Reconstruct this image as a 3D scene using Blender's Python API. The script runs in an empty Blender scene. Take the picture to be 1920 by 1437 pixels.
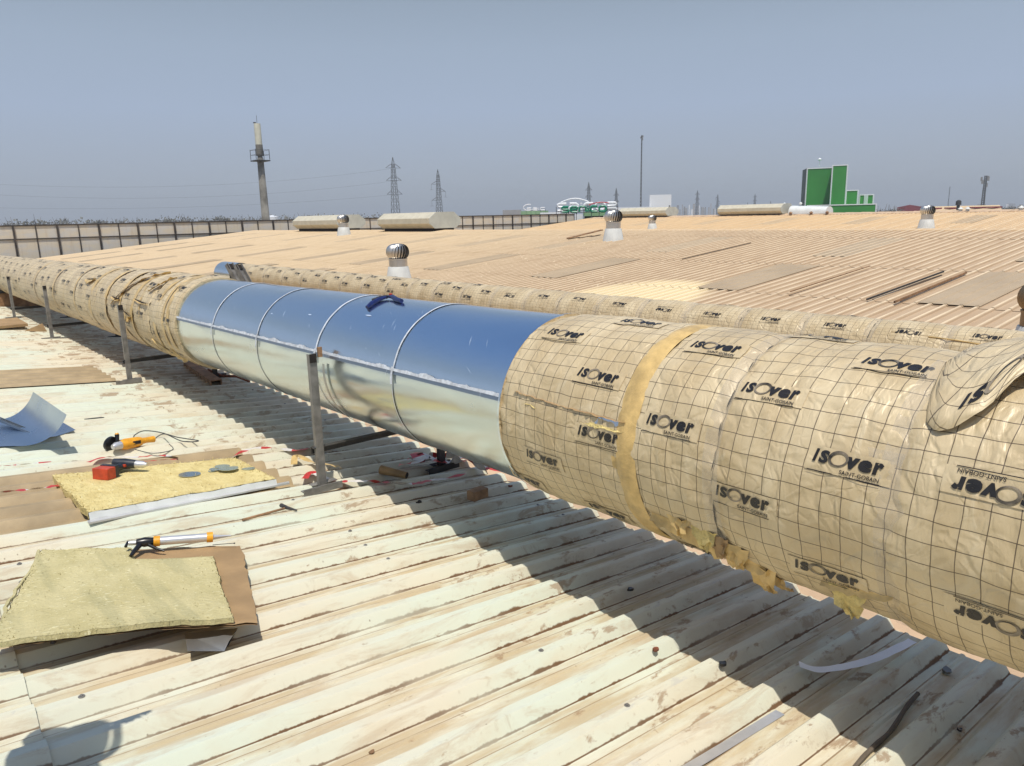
import bpy, math, random
from mathutils import Vector, Matrix, noise
random.seed(7)
SC = bpy.context.scene
COL = SC.collection
R = math.radians
sin, cos, pi = math.sin, math.cos, math.pi

# ------------------------------------------------------------------ camera
H = 1.7
cam_d = bpy.data.cameras.new("camera"); cam = bpy.data.objects.new("camera", cam_d); COL.objects.link(cam)
cam_d.sensor_width = 36; cam_d.lens = 1400 / 1920 * 36; cam_d.clip_start = .05; cam_d.clip_end = 9000
rx = Vector((.76268, -.6464, -.02214)); up = Vector((.15713, .15196, .97582)); fw = Vector((.6274, .74771, -.21746))
cam.matrix_world = Matrix(((rx.x, up.x, -fw.x, 0), (rx.y, up.y, -fw.y, 0), (rx.z, up.z, -fw.z, H), (0, 0, 0, 1)))
SC.camera = cam
# ------------------------------------------------------------------ sky, sun, exposure
tosun = Vector((-.22, -.32, 1.0)).normalized()
W = bpy.data.worlds.new("World"); SC.world = W; W.use_nodes = True
nt = W.node_tree; bg = nt.nodes['Background']
sky = nt.nodes.new('ShaderNodeTexSky'); sky.sky_type = 'NISHITA'; sky.sun_disc = False
sky.sun_elevation = math.asin(tosun.z); sky.sun_rotation = math.atan2(tosun.x, tosun.y)
sky.air_density = 1.0; sky.dust_density = 2.2; sky.ozone_density = 1.6; sky.altitude = 20
# dusty veil low in the sky, clearer blue overhead
STR = .10
tc = nt.nodes.new('ShaderNodeTexCoord'); sx_ = nt.nodes.new('ShaderNodeSeparateXYZ'); nt.links.new(tc.outputs['Generated'], sx_.inputs[0])
vr = nt.nodes.new('ShaderNodeValToRGB'); nt.links.new(sx_.outputs[2], vr.inputs[0]); cr_ = vr.color_ramp
for p_, c_ in ((0., (.37, .41, .46)), (.045, (.40, .455, .54)), (.13, (.395, .48, .63)), (.20, (.365, .45, .575)), (.27, (.30, .375, .47)), (.6, (.165, .31, .60))):
    e_ = cr_.elements.new(p_) if p_ > 0 else cr_.elements[0]; e_.position = p_; e_.color = (*[q / STR / 10 for q in c_], 1)
cr_.elements[-1].color = (*[q / STR / 10 for q in (.105, .23, .50)], 1)
sc_ = nt.nodes.new('ShaderNodeVectorMath'); sc_.operation = 'SCALE'; sc_.inputs['Scale'].default_value = 10; nt.links.new(vr.outputs[0], sc_.inputs[0])
mr = nt.nodes.new('ShaderNodeMapRange'); nt.links.new(sx_.outputs[2], mr.inputs[0]); mr.inputs[1].default_value = .3; mr.inputs[2].default_value = .8; mr.inputs[3].default_value = .93; mr.inputs[4].default_value = .45
mx = nt.nodes.new('ShaderNodeMix'); mx.data_type = 'RGBA'; nt.links.new(mr.outputs[0], mx.inputs[0]); nt.links.new(sky.outputs[0], mx.inputs[6]); nt.links.new(sc_.outputs[0], mx.inputs[7])
nt.links.new(mx.outputs[2], bg.inputs[0]); bg.inputs[1].default_value = STR
sd = bpy.data.lights.new("sun", 'SUN'); sd.energy = 4.1; sd.angle = R(.5); sd.color = (1, .945, .85)
sun = bpy.data.objects.new("sun", sd); COL.objects.link(sun)
sun.rotation_euler = (-tosun).to_track_quat('-Z', 'Y').to_euler(); sun.location = (0, 0, 30)
SC.view_settings.view_transform = 'Standard'; SC.view_settings.look = 'None'
SC.view_settings.exposure = 0.0; SC.view_settings.gamma = 1
SC.render.engine = 'CYCLES'

# ------------------------------------------------------------------ node helpers
class N:
    def __init__(s, name, **kw):
        s.m = bpy.data.materials.new(name); s.m.use_nodes = True; s.t = s.m.node_tree
        s.b = s.t.nodes['Principled BSDF']
        for k, v in kw.items(): s.set(k, v)
    def set(s, k, v):
        k = {'rough': 'Roughness', 'metal': 'Metallic', 'color': 'Base Color', 'spec': 'Specular IOR Level', 'coat': 'Coat Weight', 'alpha': 'Alpha'}.get(k, k)
        i = s.b.inputs[k]
        if hasattr(v, 'is_output') or isinstance(v, bpy.types.NodeSocket): s.t.links.new(v, i)
        else: i.default_value = (*v, 1) if isinstance(v, tuple) and len(v) == 3 else v
    def n(s, typ): return s.t.nodes.new('ShaderNode' + typ)
    def L(s, v, i):
        if isinstance(v, bpy.types.NodeSocket): s.t.links.new(v, i)
        else: i.default_value = (*v, 1) if isinstance(v, tuple) and len(v) == 3 and len(i.default_value) == 4 else v
    def pos(s): return s.n('TexCoord').outputs['Object']
    def uv(s): return s.n('TexCoord').outputs['UV']
    def scl(s, vec, sc):
        m = s.n('Mapping'); s.L(vec, m.inputs['Vector']); m.inputs['Scale'].default_value = sc; return m.outputs[0]
    def noise(s, vec, scale=1, detail=4, rough=.55, dist=0):
        n = s.n('TexNoise'); s.L(vec, n.inputs['Vector']); n.inputs['Scale'].default_value = scale
        n.inputs['Detail'].default_value = detail; n.inputs['Roughness'].default_value = rough
        n.inputs['Distortion'].default_value = dist; return n.outputs[0]
    def vor(s, vec, scale=1, feat='F1'):
        n = s.n('TexVoronoi'); n.feature = feat; s.L(vec, n.inputs['Vector']); n.inputs['Scale'].default_value = scale
        return n.outputs['Distance']
    def mth(s, op, a, b=0., c=0.):
        n = s.n('Math'); n.operation = op; s.L(a, n.inputs[0]); s.L(b, n.inputs[1]); s.L(c, n.inputs[2]); return n.outputs[0]
    def ramp(s, v, a, b, to0=0., to1=1.):
        n = s.n('MapRange'); n.interpolation_type = 'SMOOTHSTEP'; s.L(v, n.inputs[0])
        for i, q in zip((1, 2, 3, 4), (a, b, to0, to1)): s.L(q, n.inputs[i])
        return n.outputs[0]
    def mix(s, f, a, b):
        n = s.n('Mix'); n.data_type = 'RGBA'; s.L(f, n.inputs[0]); s.L(a, n.inputs[6]); s.L(b, n.inputs[7]); return n.outputs[2]
    def sep(s, v):
        n = s.n('SeparateXYZ'); s.L(v, n.inputs[0]); return n.outputs
    def bump(s, h, strength=.3, dist=.01):
        n = s.n('Bump'); n.inputs['Strength'].default_value = strength; n.inputs['Distance'].default_value = dist
        s.L(h, n.inputs['Height']); s.set('Normal', n.outputs[0])

def basic(name, c, rough=.6, metal=0., var=.12, sc=8., bump=0., spec=.5):
    k = N(name, rough=rough, metal=metal, spec=spec); p = k.pos()
    n = k.noise(p, sc, 5)
    d = tuple(x * (1 - var * 1.6) for x in c); e = tuple(min(1, x * (1 + var)) for x in c)
    k.set('color', k.mix(k.ramp(n, .3, .7), d, e))
    if bump: k.bump(k.noise(p, sc * 6, 3), bump, .01)
    return k.m

# ------------------------------------------------------------------ materials
def roof_near_mat():
    k = N('weathered_white_sheet', rough=.62, spec=.25); p = k.pos(); x, y, z = k.sep(p)[:3]
    v = k.mth('DIVIDE', k.mth('SUBTRACT', y, .108), .2495)
    f = k.mth('SUBTRACT', k.mth('FRACT', k.mth('ADD', v, .5)), .5)         # -.5 .. .5, groove at 0
    fp = k.mth('FRACT', v)
    ds = k.mth('MULTIPLY', k.mth('ABSOLUTE', f), .2495)
    big = k.noise(k.scl(p, (.5, .9, 1)), 1.3, 4)
    streak = k.noise(k.scl(p, (2.2, 13, 4)), 1., 6, .65)
    col = k.mix(k.ramp(big, .35, .65), (.665, .61, .47), (.61, .65, .535))
    pan = k.mth('MULTIPLY', k.ramp(fp, .44, .5), k.ramp(fp, 1.0, .93))
    pn = k.ramp(k.noise(k.scl(p, (1.6, 9, 4)), 1.2, 5, .6), .34, .62)
    col = k.mix(k.mth('MULTIPLY', k.mth('MULTIPLY', pan, pn), .8), col, (.47, .36, .205))
    warm = k.noise(k.scl(p, (1.1, 2.2, 1)), 1.7, 5, .6)
    col = k.mix(k.ramp(warm, .5, .72, 0., .45), col, (.58, .46, .29))
    # foot and water stains, thickened close to the duct to deepen its shadow too
    near = k.mth('MULTIPLY', k.ramp(x, .6, 2.7), k.ramp(x, 3.7, 3.3)); duct_shade = k.mth('MULTIPLY', k.ramp(x, 2.0, 2.9), k.ramp(x, 3.65, 3.4))
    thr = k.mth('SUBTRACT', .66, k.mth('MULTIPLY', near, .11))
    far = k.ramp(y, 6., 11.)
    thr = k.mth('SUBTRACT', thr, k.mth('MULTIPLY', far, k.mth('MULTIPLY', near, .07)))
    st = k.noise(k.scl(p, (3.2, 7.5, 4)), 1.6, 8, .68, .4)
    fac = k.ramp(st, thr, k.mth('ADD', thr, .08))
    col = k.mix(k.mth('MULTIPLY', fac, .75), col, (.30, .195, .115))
    m2 = k.noise(k.scl(p, (1.0, 5.5, 2)), 1.9, 7, .72, .6)
    col = k.mix(k.ramp(m2, .50, .66, 0., .5), col, (.47, .36, .235))
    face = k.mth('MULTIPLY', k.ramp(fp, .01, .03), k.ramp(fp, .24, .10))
    col = k.mix(k.mth('MULTIPLY', k.mth('MULTIPLY', face, duct_shade), k.ramp(warm, .36, .6, .25, .6)), col, (.40, .34, .25))  # rib faces under the duct darkened: its shade put into the colour
    drip = k.noise(k.scl(p, (21, 6, 5)), 1.3, 5, .75, .5); dz_ = k.noise(k.scl(p, (2.4, 3.9, 1)), 1., 4, .6)
    col = k.mix(k.mth('MULTIPLY', k.mth('MULTIPLY', face, k.ramp(drip, .5, .72)), k.ramp(dz_, .56, .68, 0., .7)), col, (.38, .29, .185))
    crest = k.mth('MULTIPLY', k.ramp(fp, .14, .18), k.ramp(fp, .35, .31))
    scuf = k.noise(k.scl(p, (5, 12, 5)), 1.2, 6, .75, .8)
    col = k.mix(k.mth('MULTIPLY', crest, k.ramp(scuf, .55, .68, 0., .4)), col, (.42, .41, .41))
    fine = k.noise(k.scl(p, (20, 34, 10)), 1., 4, .7)
    col = k.mix(k.ramp(fine, .6, .75, 0., .35), col, (.40, .30, .19))
    # crease line of dirt
    wn = k.noise(k.scl(p, (3.0, 1.6, 1)), 1.4, 5, .75)
    w = k.ramp(wn, .42, .74, .0032, .014)
    gl = k.ramp(ds, w, k.mth('MULTIPLY', w, .45))
    dn = k.ramp(k.noise(k.scl(p, (1.2, 1, 1)), 1.3, 3), .3, .62, .45, 1.)
    col = k.mix(k.mth('MULTIPLY', gl, dn), col, (.165, .095, .05))
    # mortar of dust along the other foot of each rib
    d2 = k.mth('ABSOLUTE', k.mth('SUBTRACT', fp, .80))
    col = k.mix(k.mth('MULTIPLY', k.ramp(d2, .022, .008), k.ramp(streak, .36, .54)), col, (.31, .215, .125))
    # rust around screws and small specks
    sp = k.vor(k.scl(p, (4.6, 4.6, 2)), 1.)
    col = k.mix(k.ramp(sp, .032, .014), col, (.13, .10, .075))
    sp2 = k.vor(k.scl(p, (13, 16, 2)), 1.)
    col = k.mix(k.ramp(sp2, .07, .02, 0., .8), col, (.24, .19, .13))
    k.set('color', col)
    k.set('rough', k.ramp(st, .3, .7, .5, .8))
    k.bump(k.noise(k.scl(p, (9, 22, 9)), 1., 5, .6), .25, .006)
    return k.m

def roof_far_mat(name, a, b, streaky=1.):
    k = N(name, rough=.8, spec=.2); p = k.pos(); x, y, z = k.sep(p)[:3]
    big = k.noise(p, .16, 3)
    # dusty pink in the middle, paler and yellower to the far end
    g = k.ramp(k.mth('ADD', y, k.mth('MULTIPLY', big, 9)), 16., 29.)
    col = k.mix(g, a, b)
    n = k.noise(k.scl(p, (.6, 5, 1)), 1.2, 6, .65)
    col = k.mix(k.ramp(n, .35, .7, 0., .5 * streaky), col, (.38, .26, .16))
    # flakes of old paint
    fl = k.noise(k.scl(p, (7, 16, 3)), 1., 4, .7)
    zone = k.mth('MULTIPLY', k.ramp(y, 6.5, 10.), k.ramp(y, 30., 20.))
    thr = k.mth('SUBTRACT', .745, k.mth('MULTIPLY', zone, .115))
    col = k.mix(k.ramp(fl, thr, k.mth('ADD', thr, .03), 0., .8), col, (.78, .66, .48))
    # swept clean patch behind the thin duct
    dx = k.mth('DIVIDE', k.mth('SUBTRACT', x, 10.2), 1.9); dy = k.mth('DIVIDE', k.mth('SUBTRACT', y, 9.0), 1.35)
    rr = k.mth('ADD', k.mth('MULTIPLY', dx, dx), k.mth('MULTIPLY', dy, dy))
    rr = k.mth('ADD', rr, k.mth('MULTIPLY', k.noise(p, 1.4, 3), .5))
    col = k.mix(k.ramp(rr, 1.55, .9, 0., .85), col, (.82, .70, .44))
    v = k.mth('FRACT', k.mth('DIVIDE', k.mth('SUBTRACT', y, .06), .2))
    wear = k.ramp(k.noise(k.scl(p, (1.2, 6, 1)), 1.1, 4, .6), .3, .6, .35, .95)
    col = k.mix(k.mth('MULTIPLY', k.ramp(k.mth('ABSOLUTE', k.mth('SUBTRACT', v, .15)), .11, .07), wear), col, (.72, .58, .40))
    col = k.mix(k.ramp(k.mth('ABSOLUTE', k.mth('SUBTRACT', v, .0)), .07, .03, 0., .25), col, (.34, .24, .15))
    k.set('color', col); k.bump(k.noise(k.scl(p, (4, 12, 4)), 1., 4), .3, .01)
    return k.m

def wrap_mat(name, grid=True):
    k = N(name, spec=.6); uv = k.uv(); u, v = k.sep(uv)[:2]; p = k.pos()
    n1 = k.noise(k.scl(uv, (3, 1.3, 1)), 1.4, 5, .6); n2 = k.noise(k.scl(uv, (9, 3.6, 1)), 1.3, 5, .62, 1.0)
    col = k.mix(k.ramp(n1, .35, .68), (.53, .41, .235), (.65, .53, .335))
    col = k.mix(k.ramp(n2, .56, .72, 0., .35), col, (.69, .60, .42))
    col = k.mix(k.ramp(n2, .40, .27, 0., .25), col, (.36, .26, .14))
    if grid:
        wob = k.mth('MULTIPLY', k.mth('SUBTRACT', k.noise(uv, 3.5, 2), .5), .03)
        for c, s, lw in ((u, .0725, .0014), (v, .068, .0014)):
            f = k.mth('FRACT', k.mth('DIVIDE', k.mth('ADD', c, wob), s))
            d = k.mth('MULTIPLY', k.mth('SUBTRACT', .5, k.mth('ABSOLUTE', k.mth('SUBTRACT', f, .5))), s)
            col = k.mix(k.ramp(d, lw * 1.35, lw * .8, 0., .88), col, (.075, .05, .03))
    k.set('color', col)
    wp = k.n('VectorMath'); wp.operation = 'MULTIPLY_ADD'; nz = k.n('TexNoise'); k.L(uv, nz.inputs['Vector']); nz.inputs['Scale'].default_value = 6
    k.L(nz.outputs['Color'], wp.inputs[0]); wp.inputs[1].default_value = (.22, .22, 0); k.L(uv, wp.inputs[2])
    cr = k.ramp(k.vor(k.scl(wp.outputs[0], (6.5, 4.2, 1)), 1.3, 'DISTANCE_TO_EDGE'), 0., .16)
    cr2 = k.ramp(k.vor(k.scl(wp.outputs[0], (17, 11, 1)), 1.3, 'DISTANCE_TO_EDGE'), 0., .2)
    h = k.mth('ADD', k.mth('MULTIPLY', n2, 1.1), k.mth('ADD', k.mth('MULTIPLY', cr, .45), k.mth('MULTIPLY', cr2, .16)))
    k.set('rough', k.ramp(n1, .3, .7, .34, .5))
    k.set('metal', .05); k.bump(h, .55, .012)
    return k.m

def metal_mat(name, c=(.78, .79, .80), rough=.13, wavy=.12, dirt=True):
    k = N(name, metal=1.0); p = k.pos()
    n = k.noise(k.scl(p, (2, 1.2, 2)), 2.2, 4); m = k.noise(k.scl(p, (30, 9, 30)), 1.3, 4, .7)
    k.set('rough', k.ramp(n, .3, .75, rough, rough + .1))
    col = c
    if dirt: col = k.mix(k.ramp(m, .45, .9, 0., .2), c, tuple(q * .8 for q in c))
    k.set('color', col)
    k.bump(k.noise(k.scl(p, (2.6, 1.0, 2.6)), 1.5, 2), wavy, .03)
    return k.m

M = {}
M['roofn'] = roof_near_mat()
M['rooff'] = roof_far_mat('dusty_sand_sheet', (.48, .36, .24), (.63, .49, .305))
M['rooff2'] = roof_far_mat('dusty_sand_sheet_second', (.62, .45, .27), (.66, .48, .28), .6)
M['skyl'] = basic('dusty_translucent_sheet', (.41, .315, .205), .7, 0, .07, 1.2, .1)
M['skyn'] = basic('brown_translucent_sheet', (.40, .30, .17), .6, 0, .16, 3, .2)
M['gutter'] = basic('dusty_valley_sheet', (.56, .40, .26), .8, 0, .12, 3, .2)
M['wrap'] = wrap_mat('printed_kraft_foil'); M['wrapp'] = wrap_mat('plain_kraft_foil', False)
M['ink'] = basic('black_print', (.018, .016, .016), .4, 0, .2, 20)
M['ring'] = basic('grey_print', (.20, .165, .12), .4, 0, .6, 14)
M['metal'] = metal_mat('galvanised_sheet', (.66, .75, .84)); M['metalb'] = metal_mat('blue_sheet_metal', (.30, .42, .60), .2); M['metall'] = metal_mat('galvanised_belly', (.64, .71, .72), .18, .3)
M['fold'] = metal_mat('folded_edge', (.42, .44, .45), .3, .1)
M['seal'] = basic('white_sealant', (.62, .66, .72), .5, 0, .15, 30, .4)
M['tapey'] = basic('amber_tape', (.62, .43, .17), .32, 0, .16, 12, .25)
M['glass'] = basic('yellow_glass_wool', (.70, .56, .23), .95, 0, .16, 18, 1.)
M['steel'] = basic('grey_painted_steel', (.235, .225, .21), .45, .3, .18, 12)
M['steeld'] = basic('dark_steel', (.05, .048, .046), .5, .2, .2, 12)
M['dark'] = basic('black_plastic', (.012, .012, .014), .3, 0, .3, 30)
M['hollow'] = basic('dark_hollow', (.02, .015, .012), .9)
M['card'] = basic('brown_cardboard', (.36, .235, .115), .8, 0, .1, 5, .2)
M['white'] = basic('white_metal_paint', (.74, .76, .74), .4, 0, .05, 2)
M['cream'] = basic('cream_metal_paint', (.58, .535, .41), .5, 0, .06, 3)
M['cream2'] = basic('pale_end_plate', (.50, .51, .45), .5, 0, .06, 3)
M['fenceb'] = basic('rusty_dark_frame', (.055, .042, .034), .7, 0, .3, 3)
def fence_mat():
    k = N('dust_stained_fence_panel', rough=.7); p = k.pos(); x, y, z = k.sep(p)[:3]
    n = k.noise(k.scl(p, (1.2, 1, 3)), 1.1, 5); r = k.noise(k.scl(p, (6, 1, .5)), 1., 4)
    col = k.mix(k.ramp(n, .35, .7), (.66, .58, .45), (.60, .575, .53))
    k.set('color', k.mix(k.ramp(r, .5, .8, 0., .5), col, (.45, .33, .2))); return k.m
M['fencep'] = fence_mat()
M['vent'] = metal_mat('spun_vent_steel', (.66, .63, .58), .36, .1)
M['ventb'] = basic('pale_vent_base', (.66, .67, .64), .45, 0, .06, 4)
M['green'] = basic('green_cladding', (.045, .27, .05), .45, 0, .12, .12)
M['greenl'] = basic('pale_green_fascia', (.25, .42, .22), .6, 0, .08, .5)
M['signg'] = basic('sign_green', (.01, .22, .12), .4)
M['signw'] = basic('sign_white', (.82, .84, .86), .4, 0, .03)
M['red'] = basic('tape_red', (.55, .03, .03), .4, 0, .12, 20)
M['tw'] = basic('tape_white', (.72, .68, .64), .4, 0, .08, 20)
M['yel'] = basic('tool_yellow', (.80, .36, .02), .4, 0, .12, 25)
M['redp'] = basic('tool_red', (.50, .055, .02), .4, 0, .12, 25)
M['tool'] = basic('tool_blue_black', (.022, .026, .036), .4, 0, .25, 25)
M['alu'] = basic('bare_aluminium', (.66, .66, .67), .35, .6, .06, 10)
M['wood'] = basic('weathered_wood', (.30, .17, .085), .8, 0, .25, 9, .4)
M['conc'] = basic('stained_concrete', (.30, .285, .25), .9, 0, .3, .6, .2)
M['concp'] = basic('cream_cylinder_paint', (.60, .59, .48), .6, 0, .12, 1.)
M['pyl'] = basic('pylon_steel', (.11, .11, .11), .6, .2, .1, 1)
M['tree'] = basic('dusty_foliage', (.115, .11, .085), .9, 0, .35, .5)
M['trunk'] = basic('grey_bark', (.12, .095, .07), .9, 0, .2, 2)
M['city'] = basic('grey_render', (.34, .33, .32), .8, 0, .2, .03)
M['win'] = basic('dark_window', (.03, .035, .04), .3)
M['maroon'] = basic('maroon_sheet', (.22, .04, .05), .6, 0, .1, .4)
M['blue'] = basic('blue_grip', (.008, .018, .10), .35, 0, .2, 40)
M['cord'] = basic('rubber_cord', (.05, .055, .055), .5)
M['rust'] = basic('rust', (.20, .065, .03), .8, 0, .3, 30, .3)
M['pvc'] = basic('tan_cardboard_tube', (.32, .19, .075), .6, 0, .15, 14)
M['skin'] = basic('brown_skin', (.16, .085, .055), .5); M['cloth'] = basic('navy_workwear', (.03, .04, .08), .9)

# ------------------------------------------------------------------ mesh helpers
class MB:
    def __init__(s): s.v = []; s.f = []; s.mi = []; s.uv = []; s.sm = True
    def add(s, vs, fs, mi=0, uvs=None):
        o = len(s.v); s.v += [tuple(v) for v in vs]
        s.uv += list(uvs) if uvs else [(v[0], v[1]) for v in vs]
        for f in fs: s.f.append(tuple(i + o for i in f)); s.mi.append(mi)
        return s
    def grid(s, fn, us, vs, mi=0, closed=False, uvf=None):
        P = []; U = []
        for a in us:
            for b in vs: P.append(fn(a, b)); U.append(uvf(a, b) if uvf else (a, b))
        m = len(vs); F = []
        for i in range(len(us) - 1):
            for j in range(m if closed else m - 1):
                j2 = (j + 1) % m
                F.append((i * m + j, i * m + j2, (i + 1) * m + j2, (i + 1) * m + j))
        return s.add(P, F, mi, U)
    def box(s, c, sz, rot=None, mi=0):
        x, y, z = (q / 2 for q in sz); c = Vector(c)
        P = [Vector((a * x, b * y, d * z)) for a in (-1, 1) for b in (-1, 1) for d in (-1, 1)]
        if rot is not None: P = [rot @ q for q in P]
        F = [(0, 1, 3, 2), (4, 6, 7, 5), (0, 4, 5, 1), (2, 3, 7, 6), (0, 2, 6, 4), (1, 5, 7, 3)]
        return s.add([c + q for q in P], F, mi)
    def beam(s, a, b, w, h=None, mi=0, upv=(0, 0, 1)):
        a, b = Vector(a), Vector(b); d = (b - a); L = d.length; d.normalize(); u = Vector(upv)
        if abs(d.dot(u)) > .98: u = Vector((1, 0, 0))
        sx = d.cross(u).normalized(); sz = sx.cross(d)
        return s.box((a + b) / 2, (w, L, h or w), Matrix((sx, d, sz)).transposed(), mi)
    def tube(s, pts, r, n=8, mi=0, caps=True):
        pts = [Vector(p) for p in pts]; rs = r if isinstance(r, (list, tuple)) else [r] * len(pts)
        P = []; nrm = None
        for i, p in enumerate(pts):
            d = (pts[min(i + 1, len(pts) - 1)] - pts[max(i - 1, 0)]).normalized()
            if nrm is None: nrm = d.orthogonal().normalized()
            nrm = (nrm - d * nrm.dot(d)).normalized(); bn = d.cross(nrm)
            for j in range(n):
                a = 2 * pi * j / n; P.append(p + (nrm * cos(a) + bn * sin(a)) * rs[i])
        F = [(i * n + j, i * n + (j + 1) % n, (i + 1) * n + (j + 1) % n, (i + 1) * n + j) for i in range(len(pts) - 1) for j in range(n)]
        if caps: F += [tuple(range(n))[::-1], tuple(range((len(pts) - 1) * n, len(pts) * n))]
        return s.add(P, F, mi)
    def lathe(s, prof, c, n=24, mi=0, ax=None, cap=True):
        c = Vector(c); P = []
        q = Vector((0, 0, 1)).rotation_difference(Vector(ax)) if ax else None
        for r_, z_ in prof:
            for j in range(n):
                a = 2 * pi * j / n; v = Vector((r_ * cos(a), r_ * sin(a), z_))
                P.append(c + (q @ v if q else v))
        m = len(prof)
        F = [(i * n + j, i * n + (j + 1) % n, (i + 1) * n + (j + 1) % n, (i + 1) * n + j) for i in range(m - 1) for j in range(n)]
        if cap: F += [tuple(range(n))[::-1], tuple(range((m - 1) * n, m * n))]
        return s.add(P, F, mi)
    def prism(s, poly, fn, h, mi=0):
        """poly outline (a,b); fn(a,b,t) -> point, t=0 bottom, t=h top"""
        n = len(poly)
        P = [fn(a, b, 0) for a, b in poly] + [fn(a, b, h) for a, b in poly]
        F = [tuple(range(n))[::-1], tuple(range(n, 2 * n))] + [(i, (i + 1) % n, n + (i + 1) % n, n + i) for i in range(n)]
        return s.add(P, F, mi)
    def build(s, name, mats, parent=None, smooth=True, loc=None, bev=0.):
        me = bpy.data.meshes.new(name)
        o0 = Vector(loc) if loc is not None else Vector((0, 0, 0))
        me.from_pydata([tuple(Vector(v) - o0) for v in s.v], [], s.f)
        for m in (mats if isinstance(mats, (list, tuple)) else [mats]): me.materials.append(M[m] if isinstance(m, str) else m)
        me.polygons.foreach_set('material_index', s.mi)
        uvl = me.uv_layers.new(name='UVMap'); li = [0] * len(me.loops); me.loops.foreach_get('vertex_index', li)
        flat = []
        for i in li: flat += s.uv[i][:2]
        uvl.data.foreach_set('uv', flat)
        if smooth:
            me.polygons.foreach_set('use_smooth', [True] * len(me.polygons))
            try: me.set_sharp_from_angle(angle=R(38))
            except Exception: pass
        me.update()
        o = bpy.data.objects.new(name, me); COL.objects.link(o); o.location = o0
        if parent: o.parent = parent; o.matrix_parent_inverse = parent.matrix_basis.inverted()
        if bev:
            b = o.modifiers.new('bevel', 'BEVEL'); b.width = bev; b.segments = 2; b.limit_method = 'ANGLE'
        return o

def tag(o, label=None, cat=None, group=None, kind=None):
    if label: o['label'] = label
    if cat: o['category'] = cat
    if group: o['group'] = group
    if kind: o['kind'] = kind
    return o
def thing(name, loc, label, cat, group=None, rz=0):
    o = bpy.data.objects.new(name, None); COL.objects.link(o); o.location = loc; o.rotation_euler = (0, 0, rz)
    o.empty_display_size = .1
    return tag(o, label, cat, group)
def dup(root, loc, label, rz=None, scale=None):
    r = root.copy(); COL.objects.link(r); r.location = loc
    if rz is not None: r.rotation_euler = (0, 0, rz)
    if scale: r.scale = (scale,) * 3
    r['label'] = label
    for ch in list(root.children):
        c = ch.copy(); COL.objects.link(c); c.parent = r
        for g in list(ch.children):
            d = g.copy(); COL.objects.link(d); d.parent = c
    return r
def fr(a, b, n): return [a + (b - a) * i / n for i in range(n + 1)]
def az(a, d, t=0.):
    a = R(a); return Vector((d * sin(a), d * cos(a), H + d * t))

# ------------------------------------------------------------------ roof surfaces
SX = math.tan(R(5.29)); SN = .006; S2 = math.tan(R(5.3))
def zn(x, y): return -SX * x - SN * y
def zf(x): # far spans, ridge at 20.15, valley 36.5, ridge 53
    if x < 4: return -.37
    if x < 20.15: return -.37 + S2 * (x - 4)
    if x < 36.5: return 1.127 - S2 * (x - 20.15)
    if x < 53: return 1.36 - S2 * (53 - x)
    return 1.36 - S2 * (x - 53)
CR = .052
def rn(x, y, d=0.): return Vector((x, y, zn(x, y) + CR + d))

def corrug(fz, xs, y0, y1, pitch, phase, h, prof, dz=0., wob=.0):
    b = MB(); ys = []; k = math.floor((y0 - phase) / pitch); 
    while True:
        g = phase + k * pitch
        if g > y1: break
        for a, q in prof:
            yy = g + a * pitch
            if y0 <= yy <= y1: ys.append((yy, q * h))
        k += 1
    P = []; m = len(ys)
    for x in xs:
        for yy, q in ys:
            w = wob * (noise.noise(Vector((x * 1.3, yy * 2.1, 3))) + .6 * noise.noise(Vector((x * 5, yy * 6, 9)))) if wob else 0
            P.append((x, yy, fz(x, yy) + q + dz + w))
    F = [(i * m + j, (i + 1) * m + j, (i + 1) * m + j + 1, i * m + j + 1) for i in range(len(xs) - 1) for j in range(m - 1)]
    b.add(P, F); return b
PN = [(0, 0), (.125, .9), (.15, 1), (.33, 1), (.355, .9), (.47, 0), (.72, 0), (.75, .14), (.80, .14), (.83, 0)]
PF = [(0, 0), (.08, 1), (.22, 1), (.30, 0), (.65, 0)]

wh = thing('warehouse', (0, 0, -.1), 'building under our feet with the white ribbed roof sheets stained by dirt', 'building')
xs2 = fr(.12, 3.58, 26)
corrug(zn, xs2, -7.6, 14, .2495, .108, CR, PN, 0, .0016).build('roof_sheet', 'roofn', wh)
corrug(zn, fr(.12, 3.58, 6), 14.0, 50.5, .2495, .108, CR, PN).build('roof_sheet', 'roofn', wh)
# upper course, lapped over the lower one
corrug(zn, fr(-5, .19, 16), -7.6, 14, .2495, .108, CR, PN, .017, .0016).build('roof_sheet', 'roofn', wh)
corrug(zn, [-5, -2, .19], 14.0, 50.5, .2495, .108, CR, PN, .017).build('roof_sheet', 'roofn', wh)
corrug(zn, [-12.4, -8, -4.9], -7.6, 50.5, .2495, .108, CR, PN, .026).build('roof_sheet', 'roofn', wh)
b = MB(); b.box((-4.4, 21.5, -5.5), (15.8, 57.8, 7.6)); b.build('wall', 'cream', wh, False)
b = MB(); b.grid(lambda x, y: (x, y, {0: -.36, 1: -.42, 2: -.425, 3: -.395, 4: -.34}[round(x * 0 + (0 if x < 3.5 else 1 if x < 3.7 else 2 if x < 3.95 else 3 if x < 4.1 else 4))] - SN * y * .5 + .004 * noise.noise(Vector((x * 4, y * 1.5, 0)))), [3.4, 3.6, 3.9, 4.0, 4.3], fr(-7.6, 50.5, 160))
b.build('valley_gutter', 'gutter', wh)
def sky_panel(x0, x1, y0, y1):
    b = corrug(zn, fr(x0, x1, 8), y0, y1, .2495, .108, CR, PN, .0145, .0016); return b.build('skylight_panel', 'skyn', wh)
sky_panel(-2.6, 2.12, 10.12, 11.62); sky_panel(-2.6, 2.13, 4.98, 6.24)
b = MB()
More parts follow.
